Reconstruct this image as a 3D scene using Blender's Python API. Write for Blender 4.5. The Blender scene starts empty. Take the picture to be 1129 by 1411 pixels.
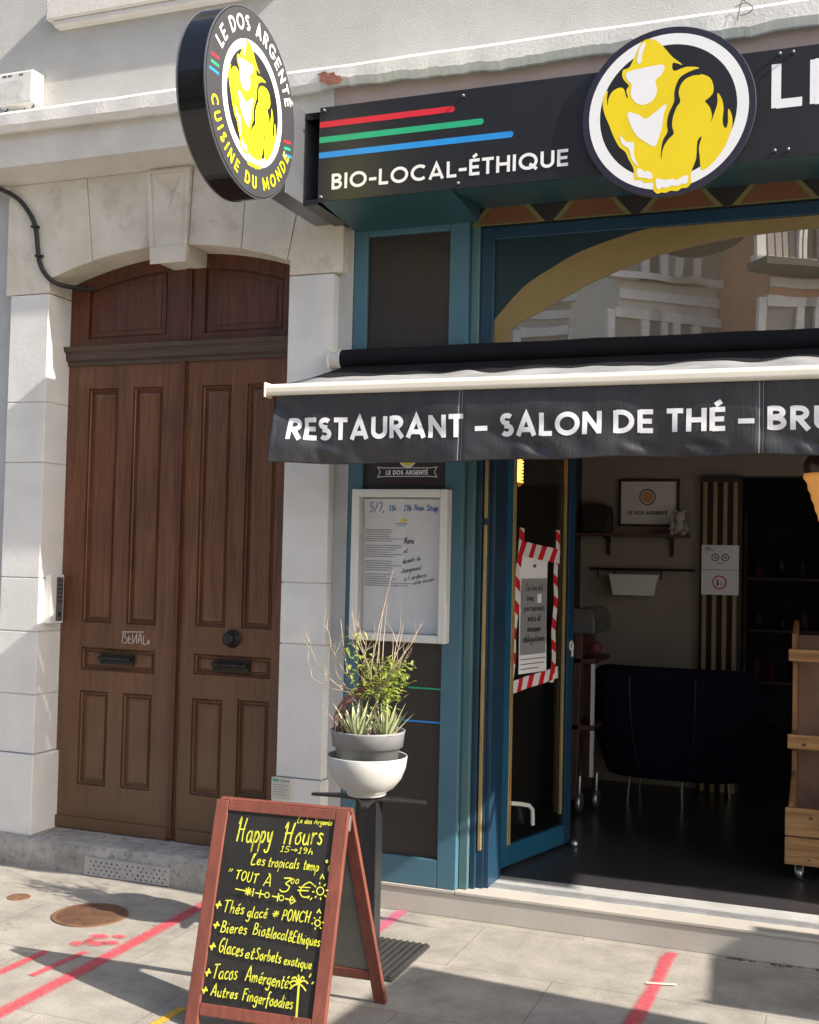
import bpy, math, random
from mathutils import Vector, Matrix, noise as mnoise
PI = math.pi
rad = math.radians
scn = bpy.context.scene
COL = scn.collection

# ------------------------------------------------------------------ camera
def make_camera():
    yaw, pitch, roll = rad(20.97), rad(2.13), rad(-1.31)
    r = Vector((math.cos(yaw), math.sin(yaw), 0))
    f = Vector((-math.sin(yaw)*math.cos(pitch), math.cos(yaw)*math.cos(pitch), math.sin(pitch)))
    d = f.cross(r)
    c, s = math.cos(roll), math.sin(roll)
    r2 = c*r + s*d
    d2 = -s*r + c*d
    m = Matrix(((r2.x, -d2.x, -f.x, 0.0), (r2.y, -d2.y, -f.y, -5.092), (r2.z, -d2.z, -f.z, 1.65), (0, 0, 0, 1)))
    cd = bpy.data.cameras.new('camera')
    cd.sensor_fit = 'HORIZONTAL'
    cd.sensor_width = 36.0
    cd.lens = 1600/1129*36
    cd.clip_start = 0.05
    cd.clip_end = 500
    o = bpy.data.objects.new('camera', cd)
    COL.objects.link(o)
    o.matrix_world = m
    scn.camera = o
make_camera()

# ------------------------------------------------------------------ sun, sky, exposure
SUN_TO = Vector((1.0, -0.155, 0.71)).normalized()
sd = bpy.data.lights.new('sun', 'SUN')
sd.energy = 4.3
sd.angle = rad(0.5)
sd.color = (1.0, 0.93, 0.82)
so = bpy.data.objects.new('sun', sd)
COL.objects.link(so)
so.location = SUN_TO*40
so.rotation_euler = SUN_TO.to_track_quat('Z', 'Y').to_euler()
world = bpy.data.worlds.new("World")
scn.world = world
world.use_nodes = True
wn = world.node_tree
bg = wn.nodes['Background']
sky = wn.nodes.new('ShaderNodeTexSky')
sky.sky_type = 'NISHITA'
sky.sun_disc = False
sky.sun_elevation = math.asin(SUN_TO.z)
sky.sun_rotation = math.atan2(SUN_TO.x, SUN_TO.y)
sky.dust_density = 2.5
sky.ozone_density = .6
wn.links.new(sky.outputs[0], bg.inputs[0])
bg.inputs[1].default_value = 0.118
scn.view_settings.view_transform = 'Standard'
scn.view_settings.look = 'None'
scn.view_settings.gamma = 1
scn.view_settings.exposure = 1.18

# ------------------------------------------------------------------ materials
def newmat(name):
    m = bpy.data.materials.new(name)
    m.use_nodes = True
    nt = m.node_tree
    b = nt.nodes['Principled BSDF']
    return m, nt, b
def N(nt, t, **k):
    n = nt.nodes.new(t)
    for a, v in k.items():
        if a in n.inputs: n.inputs[a].default_value = v
        else: setattr(n, a, v)
    return n
def rgba(c): return (c[0], c[1], c[2], 1)
def mk(name, c1, c2=None, scale=6, rough=.6, bump=0, bscale=None, metal=0, spec=.5, stretch=(1,1,1), detail=6, lo=.35, hi=.65, spots=None, coat=0):
    """principled with two-tone noise, optional darker spots and bump"""
    m, nt, b = newmat(name)
    b.inputs['Roughness'].default_value = rough
    b.inputs['Metallic'].default_value = metal
    b.inputs['Specular IOR Level'].default_value = spec
    b.inputs['Coat Weight'].default_value = coat
    if c2 is None:
        c2 = tuple(x*.85 for x in c1)
    tc = N(nt, 'ShaderNodeTexCoord')
    mp = N(nt, 'ShaderNodeMapping')
    mp.inputs['Scale'].default_value = stretch
    nt.links.new(tc.outputs['Object'], mp.inputs[0])
    ns = N(nt, 'ShaderNodeTexNoise', Scale=scale, Detail=detail, Roughness=.6)
    nt.links.new(mp.outputs[0], ns.inputs['Vector'])
    rp = N(nt, 'ShaderNodeValToRGB')
    rp.color_ramp.elements[0].position = lo; rp.color_ramp.elements[0].color = rgba(c2)
    rp.color_ramp.elements[1].position = hi; rp.color_ramp.elements[1].color = rgba(c1)
    nt.links.new(ns.outputs['Fac'], rp.inputs[0])
    out = rp.outputs[0]
    if spots:
        sc, col, l, h = spots
        n2 = N(nt, 'ShaderNodeTexNoise', Scale=sc, Detail=8, Roughness=.7)
        nt.links.new(mp.outputs[0], n2.inputs['Vector'])
        r2 = N(nt, 'ShaderNodeValToRGB')
        r2.color_ramp.elements[0].position = l; r2.color_ramp.elements[0].color = (0,0,0,1)
        r2.color_ramp.elements[1].position = h; r2.color_ramp.elements[1].color = (1,1,1,1)
        nt.links.new(n2.outputs['Fac'], r2.inputs[0])
        mx = N(nt, 'ShaderNodeMixRGB')
        nt.links.new(r2.outputs[0], mx.inputs[0])
        nt.links.new(out, mx.inputs[1])
        mx.inputs[2].default_value = rgba(col)
        out = mx.outputs[0]
    nt.links.new(out, b.inputs['Base Color'])
    if bump:
        n3 = N(nt, 'ShaderNodeTexNoise', Scale=bscale or scale*6, Detail=8, Roughness=.65)
        nt.links.new(mp.outputs[0], n3.inputs['Vector'])
        bp = N(nt, 'ShaderNodeBump', Strength=bump, Distance=.01)
        nt.links.new(n3.outputs['Fac'], bp.inputs['Height'])
        nt.links.new(bp.outputs[0], b.inputs['Normal'])
    return m
def emit(name, c, s):
    m, nt, b = newmat(name)
    b.inputs['Base Color'].default_value = rgba(c)
    b.inputs['Emission Color'].default_value = rgba(c)
    b.inputs['Emission Strength'].default_value = s
    return m
def glassmat(name, refl, tint, rough=0.0, dust=0):
    m = bpy.data.materials.new(name); m.use_nodes = True
    nt = m.node_tree; nt.nodes.clear()
    o = N(nt, 'ShaderNodeOutputMaterial')
    t = N(nt, 'ShaderNodeBsdfTransparent'); t.inputs[0].default_value = rgba(tint)
    g = N(nt, 'ShaderNodeBsdfGlossy'); g.inputs['Roughness'].default_value = rough
    lw = N(nt, 'ShaderNodeLayerWeight', Blend=.5)
    pw = N(nt, 'ShaderNodeMath', operation='POWER'); pw.inputs[1].default_value = 4
    nt.links.new(lw.outputs['Facing'], pw.inputs[0])
    ad = N(nt, 'ShaderNodeMath', operation='MULTIPLY_ADD', use_clamp=True); ad.inputs[1].default_value = .9-refl; ad.inputs[2].default_value = .03+refl
    nt.links.new(pw.outputs[0], ad.inputs[0])
    mx = N(nt, 'ShaderNodeMixShader')
    nt.links.new(ad.outputs[0], mx.inputs[0]); nt.links.new(t.outputs[0], mx.inputs[1]); nt.links.new(g.outputs[0], mx.inputs[2])
    out = mx.outputs[0]
    if dust:   # film of street dust on the pane, uneven
        d = N(nt, 'ShaderNodeBsdfDiffuse'); d.inputs[0].default_value = (.55,.45,.33,1)
        tc = N(nt, 'ShaderNodeTexCoord'); ns = N(nt, 'ShaderNodeTexNoise', Scale=2.5, Detail=7, Roughness=.65)
        nt.links.new(tc.outputs['Object'], ns.inputs['Vector'])
        mr = N(nt, 'ShaderNodeMapRange'); mr.inputs[1].default_value = .3; mr.inputs[2].default_value = .7; mr.inputs[3].default_value = dust*.6; mr.inputs[4].default_value = dust*1.4
        nt.links.new(ns.outputs['Fac'], mr.inputs[0])
        m2 = N(nt, 'ShaderNodeMixShader'); nt.links.new(mr.outputs[0], m2.inputs[0]); nt.links.new(out, m2.inputs[1]); nt.links.new(d.outputs[0], m2.inputs[2]); out = m2.outputs[0]
        bp = N(nt, 'ShaderNodeBump', Strength=.025, Distance=.02); n2 = N(nt, 'ShaderNodeTexNoise', Scale=3.0, Detail=1)
        nt.links.new(tc.outputs['Object'], n2.inputs['Vector']); nt.links.new(n2.outputs['Fac'], bp.inputs['Height']); nt.links.new(bp.outputs[0], g.inputs['Normal'])
    nt.links.new(out, o.inputs[0])
    return m
def pavement_mat():
    m, nt, b = newmat('pavement_slabs')
    b.inputs['Roughness'].default_value = .85
    tc = N(nt, 'ShaderNodeTexCoord')
    br = N(nt, 'ShaderNodeTexBrick', Scale=1.0)
    br.offset = .45; br.offset_frequency = 2
    br.inputs['Brick Width'].default_value = .8; br.inputs['Row Height'].default_value = .53
    br.inputs['Mortar Size'].default_value = .0035; br.inputs['Mortar Smooth'].default_value = .3
    br.inputs['Color1'].default_value = (.375,.35,.312,1); br.inputs['Color2'].default_value = (.345,.322,.288,1)
    br.inputs['Mortar'].default_value = (.27,.25,.22,1)
    mp = N(nt, 'ShaderNodeMapping'); mp.inputs['Location'].default_value = (-.075,0,0)
    nt.links.new(tc.outputs['Object'], mp.inputs[0]); nt.links.new(mp.outputs[0], br.inputs['Vector'])
    ns = N(nt, 'ShaderNodeTexNoise', Scale=5, Detail=9, Roughness=.7)
    nt.links.new(tc.outputs['Object'], ns.inputs['Vector'])
    rp = N(nt, 'ShaderNodeValToRGB')
    rp.color_ramp.elements[0].position = .3; rp.color_ramp.elements[0].color = (.66,.645,.63,1)
    rp.color_ramp.elements[1].position = .62; rp.color_ramp.elements[1].color = (1.08,1.07,1.05,1)
    nt.links.new(ns.outputs['Fac'], rp.inputs[0])
    mu = N(nt, 'ShaderNodeMixRGB', blend_type='MULTIPLY'); mu.inputs[0].default_value = 1
    nt.links.new(br.outputs['Color'], mu.inputs[1]); nt.links.new(rp.outputs[0], mu.inputs[2])
    # fine speckle and dark grime spots
    n2 = N(nt, 'ShaderNodeTexNoise', Scale=140, Detail=4, Roughness=.8)
    nt.links.new(tc.outputs['Object'], n2.inputs['Vector'])
    r2 = N(nt, 'ShaderNodeValToRGB')
    r2.color_ramp.elements[0].position = .3; r2.color_ramp.elements[0].color = (.62,.61,.60,1)
    r2.color_ramp.elements[1].position = .7; r2.color_ramp.elements[1].color = (1.18,1.18,1.17,1)
    nt.links.new(n2.outputs['Fac'], r2.inputs[0])
    m2 = N(nt, 'ShaderNodeMixRGB', blend_type='MULTIPLY'); m2.inputs[0].default_value = 1
    nt.links.new(mu.outputs[0], m2.inputs[1]); nt.links.new(r2.outputs[0], m2.inputs[2])
    vo = N(nt, 'ShaderNodeTexVoronoi', Scale=4.3)
    nt.links.new(tc.outputs['Object'], vo.inputs['Vector'])
    r3 = N(nt, 'ShaderNodeValToRGB')
    r3.color_ramp.elements[0].position = .035; r3.color_ramp.elements[0].color = (.5,.48,.47,1)
    r3.color_ramp.elements[1].position = .06; r3.color_ramp.elements[1].color = (1,1,1,1)
    nt.links.new(vo.outputs['Distance'], r3.inputs[0])
    m3 = N(nt, 'ShaderNodeMixRGB', blend_type='MULTIPLY'); m3.inputs[0].default_value = .8
    nt.links.new(m2.outputs[0], m3.inputs[1]); nt.links.new(r3.outputs[0], m3.inputs[2])
    nt.links.new(m3.outputs[0], b.inputs['Base Color'])
    bp = N(nt, 'ShaderNodeBump', Strength=.55, Distance=.004)
    ma = N(nt, 'ShaderNodeMath', operation='SUBTRACT')
    nt.links.new(n2.outputs['Fac'], ma.inputs[0]); nt.links.new(br.outputs['Fac'], ma.inputs[1])
    nt.links.new(ma.outputs[0], bp.inputs['Height']); nt.links.new(bp.outputs[0], b.inputs['Normal'])
    return m
def wood_mat(name, c1, c2, rough=.45, dust=None, bump=.15, scale=9, along='z'):
    m, nt, b = newmat(name)
    b.inputs['Roughness'].default_value = rough
    tc = N(nt, 'ShaderNodeTexCoord')
    mp = N(nt, 'ShaderNodeMapping')
    mp.inputs['Scale'].default_value = {'z': (5,5,.35), 'x': (.35,5,5), 'y': (5,.35,5)}[along]
    nt.links.new(tc.outputs['Object'], mp.inputs[0])
    ns = N(nt, 'ShaderNodeTexNoise', Scale=scale, Detail=8, Roughness=.65, Distortion=.6)
    nt.links.new(mp.outputs[0], ns.inputs['Vector'])
    rp = N(nt, 'ShaderNodeValToRGB')
    rp.color_ramp.elements[0].position = .32; rp.color_ramp.elements[0].color = rgba(c2)
    rp.color_ramp.elements[1].position = .68; rp.color_ramp.elements[1].color = rgba(c1)
    nt.links.new(ns.outputs['Fac'], rp.inputs[0])
    out = rp.outputs[0]
    n2 = N(nt, 'ShaderNodeTexNoise', Scale=2.2, Detail=5)
    nt.links.new(tc.outputs['Object'], n2.inputs['Vector'])
    mx = N(nt, 'ShaderNodeMixRGB', blend_type='MULTIPLY'); mx.inputs[0].default_value = .7
    r2 = N(nt, 'ShaderNodeValToRGB')
    r2.color_ramp.elements[0].position = .3; r2.color_ramp.elements[0].color = (.6,.6,.6,1)
    r2.color_ramp.elements[1].position = .7; r2.color_ramp.elements[1].color = (1.15,1.1,1.05,1)
    nt.links.new(n2.outputs['Fac'], r2.inputs[0])
    nt.links.new(out, mx.inputs[1]); nt.links.new(r2.outputs[0], mx.inputs[2]); out = mx.outputs[0]
    if dust:   # faded, dusty wood in patches with their own ragged shape, low on the door
        col, zlo, zhi = dust
        sx = N(nt, 'ShaderNodeSeparateXYZ'); nt.links.new(tc.outputs['Object'], sx.inputs[0])
        mr = N(nt, 'ShaderNodeMapRange'); mr.inputs[1].default_value = zhi; mr.inputs[2].default_value = zlo
        nt.links.new(sx.outputs['Z'], mr.inputs[0])
        mm = N(nt, 'ShaderNodeMath', operation='MULTIPLY')
        nt.links.new(mr.outputs[0], mm.inputs[0]); nt.links.new(n2.outputs['Fac'], mm.inputs[1])
        m4 = N(nt, 'ShaderNodeMath', operation='MULTIPLY', use_clamp=True); m4.inputs[1].default_value = 1.7
        nt.links.new(mm.outputs[0], m4.inputs[0])
        m3 = N(nt, 'ShaderNodeMixRGB'); nt.links.new(m4.outputs[0], m3.inputs[0])
        nt.links.new(out, m3.inputs[1]); m3.inputs[2].default_value = rgba(col); out = m3.outputs[0]
    nt.links.new(out, b.inputs['Base Color'])
    bp = N(nt, 'ShaderNodeBump', Strength=bump, Distance=.006)
    nt.links.new(ns.outputs['Fac'], bp.inputs['Height']); nt.links.new(bp.outputs[0], b.inputs['Normal'])
    return m
def spray_mat(name, col, dens=1.0):
    """spray paint on stone: edges fade out across the line (UV.x) and it wears through in speckles"""
    m = bpy.data.materials.new(name); m.use_nodes = True
    nt = m.node_tree; b = nt.nodes['Principled BSDF']
    b.inputs['Base Color'].default_value = rgba(col); b.inputs['Roughness'].default_value = .8
    uv = N(nt, 'ShaderNodeUVMap'); sx = N(nt, 'ShaderNodeSeparateXYZ'); nt.links.new(uv.outputs[0], sx.inputs[0])
    def tri(sock, k):
        a = N(nt, 'ShaderNodeMath', operation='SUBTRACT'); a.inputs[1].default_value = .5; nt.links.new(sock, a.inputs[0])
        c = N(nt, 'ShaderNodeMath', operation='ABSOLUTE'); nt.links.new(a.outputs[0], c.inputs[0])
        e = N(nt, 'ShaderNodeMapRange', interpolation_type='SMOOTHSTEP'); e.inputs[1].default_value = .5; e.inputs[2].default_value = k
        nt.links.new(c.outputs[0], e.inputs[0]); return e.outputs[0]
    p = N(nt, 'ShaderNodeMath', operation='MULTIPLY'); nt.links.new(tri(sx.outputs[0], .18), p.inputs[0]); nt.links.new(tri(sx.outputs[1], .47), p.inputs[1])
    tc = N(nt, 'ShaderNodeTexCoord')
    ns = N(nt, 'ShaderNodeTexNoise', Scale=60, Detail=6, Roughness=.75); nt.links.new(tc.outputs['Object'], ns.inputs['Vector'])
    rp = N(nt, 'ShaderNodeMapRange'); rp.inputs[1].default_value = .36; rp.inputs[2].default_value = .60
    rp.inputs[3].default_value = .30; rp.inputs[4].default_value = 1
    nt.links.new(ns.outputs['Fac'], rp.inputs[0])
    q = N(nt, 'ShaderNodeMath', operation='MULTIPLY', use_clamp=True); nt.links.new(p.outputs[0], q.inputs[0]); nt.links.new(rp.outputs[0], q.inputs[1])
    q2 = N(nt, 'ShaderNodeMath', operation='MULTIPLY', use_clamp=True); q2.inputs[1].default_value = dens; nt.links.new(q.outputs[0], q2.inputs[0])
    nt.links.new(q2.outputs[0], b.inputs['Alpha'])
    return m

M = {}
M['render'] = mk('grey_render', (.485,.48,.465), (.425,.42,.405), 3, .9, .5, 130, spots=(1.3,(.41,.41,.385),.55,.75))
M['strip'] = mk('grey_blue_render', (.47,.48,.49), (.40,.41,.42), 4, .9, .3, 90)
M['white_plaster'] = mk('white_plaster', (.80,.78,.75), (.70,.68,.65), 5, .85, .25, 60, spots=(13,(.56,.52,.46),.64,.76))
M['fascia'] = mk('cream_paint', (.68,.66,.62), (.58,.555,.51), 4, .8, .25, 50)
M['pink'] = mk('pinkish_paint', (.46,.34,.31), (.40,.30,.27), 4, .8, .25, 50)
M['stone'] = mk('dressed_limestone', (.69,.68,.665), (.61,.60,.58), 4, .8, .13, 45, spots=(9,(.50,.485,.46),.62,.85))
M['arch_stone'] = mk('arch_limestone', (.69,.64,.55), (.56,.515,.43), 4, .85, .35, 45, spots=(5,(.38,.33,.26),.55,.80))
M['step'] = mk('worn_step_stone', (.42,.395,.36), (.26,.245,.225), 7, .9, .9, 35, spots=(22,(.17,.165,.16),.52,.66))
M['door'] = wood_mat('varnished_door_wood', (.19,.075,.034), (.082,.033,.016), .40, ((.125,.072,.038), .1, 1.5))
M['door_dark'] = wood_mat('dark_door_wood', (.14,.042,.019), (.055,.018,.010), .42)
M['beam_wood'] = wood_mat('greyed_door_wood', (.095,.062,.045), (.045,.030,.022), .6, along='x')
M['iron'] = mk('black_iron', (.025,.022,.02), (.012,.011,.01), 20, .5, .2, 60, metal=.3)
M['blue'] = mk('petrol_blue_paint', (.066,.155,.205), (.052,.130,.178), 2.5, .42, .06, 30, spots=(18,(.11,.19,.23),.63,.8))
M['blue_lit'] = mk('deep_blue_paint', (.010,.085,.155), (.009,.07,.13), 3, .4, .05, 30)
M['teal'] = mk('teal_soffit_paint', (.028,.085,.10), (.024,.075,.088), 3, .35, .05, 30)
M['darkblue'] = mk('navy_frame_paint', (.012,.045,.085), (.01,.036,.07), 3, .35)
M['panel'] = mk('dark_brown_panel', (.030,.024,.021), (.024,.019,.017), 4, .45, .05, 200)
M['gold'] = mk('brass_strip', (.50,.37,.16), (.40,.29,.12), 8, .35, metal=.5)
M['sign_black'] = mk('sign_black', (.015,.015,.019), (.011,.011,.014), 2.5, .38, spots=(40,(.04,.04,.042),.66,.8))
M['gloss_black'] = mk('gloss_black', (.010,.010,.012), (.008,.008,.009), 4, .15)
M['arm_grey'] = mk('brushed_grey_metal', (.22,.23,.25), (.17,.18,.2), 6, .35, metal=.6)
M['white'] = mk('sign_white', (.80,.80,.82), (.77,.77,.79), 5, .5)
M['yellow'] = mk('sign_yellow', (.82,.63,.008), (.76,.57,.007), 4, .45)
M['yellow_bright'] = mk('bright_yellow', (.85,.78,.01), (.8,.72,.01), 4, .45)
M['red_p'] = mk('stripe_red', (.62,.02,.04), None, 5, .45)
M['green_p'] = mk('stripe_green', (.02,.40,.20), None, 5, .45)
M['blue_p'] = mk('stripe_blue', (.02,.27,.72), None, 5, .45)
M['steel'] = mk('steel', (.55,.55,.56), (.45,.45,.46), 20, .35, metal=.9)
M['alu'] = mk('aluminium_strip', (.60,.60,.60), (.45,.45,.45), 12, .4, .1, 80, metal=.6)
M['fabric_black'] = mk('awning_black_fabric', (.010,.010,.013), (.007,.007,.009), 6, .9, .2, 400, spec=.2)
M['fabric_top'] = mk('awning_grey_fabric', (.32,.32,.325), (.22,.22,.225), 5, .9, .25, 300, spec=.2, spots=(20,(.3,.3,.29),.6,.75))
M['valance'] = mk('valance_fabric', (.031,.031,.034), (.017,.017,.020), 7, .46, .25, 60, spec=.6, stretch=(3,1,.35), lo=.3, hi=.7, spots=(9,(.06,.06,.064),.60,.8))
M['cream_bar'] = mk('cream_lacquer', (.74,.69,.60), (.70,.65,.56), 4, .35)
M['print'] = mk('awning_print_white', (.78,.78,.80), (.72,.72,.74), 9, .6)
M['plinth'] = mk('plinth_stone', (.47,.435,.385), (.41,.375,.33), 3, .8, .08, 60, spots=(8,(.33,.30,.26),.6,.8))
M['sill'] = mk('threshold_stone', (.46,.455,.44), (.36,.355,.345), 6, .75, .25, 60, spots=(14,(.28,.27,.26),.58,.75))
M['tile'] = mk('dark_floor_tile', (.045,.043,.046), (.032,.031,.033), 5, .30, .05, 30)
M['pave'] = pavement_mat()
M['asphalt'] = mk('asphalt', (.06,.06,.06), (.045,.045,.045), 20, .9, .4, 120)
M['kerb'] = mk('kerb_granite', (.38,.37,.36), (.28,.275,.27), 20, .85, .3, 100)
M['frame_white'] = mk('offwhite_lacquer', (.66,.65,.62), (.62,.61,.58), 4, .4)
M['paper'] = mk('paper', (.80,.79,.80), (.77,.76,.78), 3, .7)
M['ink'] = mk('grey_ink', (.30,.30,.33), None, 5, .7)
M['ink_dark'] = mk('dark_ink', (.05,.05,.07), None, 5, .7)
M['ink_blue'] = mk('blue_ink', (.02,.16,.55), None, 5, .6)
M['maroon'] = mk('maroon_print', (.10,.012,.018), None, 5, .6)
M['chalk'] = mk('yellow_chalk_pen', (.66,.66,.055), (.52,.52,.045), 60, .8)
M['slate'] = mk('chalkboard_black', (.014,.013,.012), (.022,.020,.018), 6, .5, spots=(5,(.035,.033,.03),.6,.8))
M['board_wood'] = wood_mat('red_brown_frame_wood', (.225,.068,.046), (.15,.044,.03), .55)
M['board_back'] = mk('hardboard_grey', (.19,.185,.16), (.15,.145,.125), 6, .7)
M['pot_grey'] = mk('grey_plastic', (.25,.255,.26), (.22,.225,.23), 5, .5)
M['bowl'] = mk('white_ceramic', (.52,.515,.49), (.45,.445,.42), 4, .5)
M['black_metal'] = mk('black_metal', (.028,.028,.03), (.02,.02,.022), 8, .35, metal=.2)
M['rubber'] = mk('ribbed_rubber', (.035,.034,.033), (.025,.024,.023), 20, .7)
M['soil'] = mk('soil', (.05,.032,.02), (.025,.016,.01), 40, .95, 1, 60)
M['leaf'] = mk('leaf_green', (.50,.53,.13), (.27,.37,.06), 14, .5)
def leafy(m, k=.45):
    nt = m.node_tree; p = nt.nodes['Principled BSDF']; o = [n for n in nt.nodes if n.type == 'OUTPUT_MATERIAL'][0]
    t = N(nt, 'ShaderNodeBsdfTranslucent'); nt.links.new(p.inputs['Base Color'].links[0].from_socket, t.inputs[0])
    mx = N(nt, 'ShaderNodeMixShader'); mx.inputs[0].default_value = k
    nt.links.new(p.outputs[0], mx.inputs[1]); nt.links.new(t.outputs[0], mx.inputs[2]); nt.links.new(mx.outputs[0], o.inputs[0])
leafy(M['leaf'])
M['leaf_pale'] = mk('pale_agave_leaf', (.48,.50,.30), (.30,.36,.16), 18, .5)
M['twig'] = mk('dry_twig', (.50,.41,.29), (.33,.25,.16), 20, .8)
M['stem_red'] = mk('reddish_stem', (.22,.075,.055), (.13,.05,.035), 20, .7)
M['rust'] = mk('rusty_iron', (.20,.10,.055), (.12,.06,.035), 14, .8, .6, 60)
M['cable'] = mk('black_cable', (.02,.02,.02), None, 5, .6)
M['plate'] = mk('enamel_plate', (.55,.53,.47), None, 5, .5)
M['box_white'] = mk('weathered_white_plastic', (.68,.67,.64), (.58,.57,.54), 8, .6)
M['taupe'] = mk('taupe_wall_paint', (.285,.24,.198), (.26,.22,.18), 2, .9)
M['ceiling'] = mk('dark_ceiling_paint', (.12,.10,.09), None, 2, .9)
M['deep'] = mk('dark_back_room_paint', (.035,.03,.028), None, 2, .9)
M['slat'] = wood_mat('pale_slat_wood', (.36,.26,.13), (.26,.18,.09), .5)
M['slat_dark'] = mk('dark_slat_backing', (.035,.025,.02), None, 5, .7)
M['navy'] = mk('navy_velvet', (.008,.009,.020), (.006,.007,.014), 5, 1.0, .1, 100, spec=.1)
M['crate'] = wood_mat('pallet_wood', (.52,.30,.12), (.20,.085,.03), .6, along='x', scale=7)
M['crate_side'] = wood_mat('pallet_wood_side', (.40,.215,.09), (.19,.085,.035), .6, scale=7)
M['cart_wood'] = wood_mat('brown_cart_wood', (.10,.045,.03), (.05,.022,.016), .5)
M['plush'] = mk('white_plush', (.50,.47,.43), (.42,.39,.36), 30, .95, .8, 90)
M['choc'] = mk('chocolate', (.045,.016,.010), (.03,.011,.007), 10, .3)
M['wafer'] = emit('wafer_glow', (.62,.28,.07), .22)  # wafer glows to stand in for sunlight on the cone
M['wafer_plain'] = mk('wafer', (.58,.30,.075), (.48,.23,.05), 12, .5, .3, 40)
M['tape_white'] = mk('tape_white', (.72,.71,.70), None, 6, .4)
M['tape_red'] = mk('tape_red', (.62,.015,.025), None, 6, .4)
M['poster_grey'] = mk('poster_grey', (.26,.265,.27), None, 6, .6)
M['ochre'] = mk('ochre_band', (.27,.19,.07), (.23,.16,.055), 4, .5)
M['orange'] = mk('orange_print', (.19,.075,.03), None, 6, .5)
M['lime'] = mk('lime_print', (.19,.19,.065), None, 6, .5)
M['transom'] = glassmat('transom_glass', .60, (.55,.55,.55), dust=.20)
M['glass'] = glassmat('door_glass', .02, (.75,.75,.75))
M['clear'] = glassmat('display_case_glass', .03, (.97,.97,.97))
M['bulb'] = emit('warm_filament', (1.0,.33,.06), 5)
M['brick'] = mk('exposed_brick', (.30,.12,.08), (.22,.09,.06), 20, .9, .8, 40)
M['graffiti'] = mk('scratched_white_pen', (.55,.50,.47), None, 10, .7)
M['pencil'] = mk('grey_marker', (.22,.21,.20), None, 10, .8)
M['red_spray'] = spray_mat('red_spray_paint', (.66,.05,.085), .84)
M['pink_spray'] = spray_mat('faded_pink_spray_paint', (.72,.10,.24), .8)
M['yellow_spray'] = spray_mat('yellow_road_paint', (.60,.36,.03), 1.2)
M['dirt'] = mk('dry_dirt', (.20,.17,.13), (.10,.085,.06), 60, .95, 1, 90)

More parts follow.
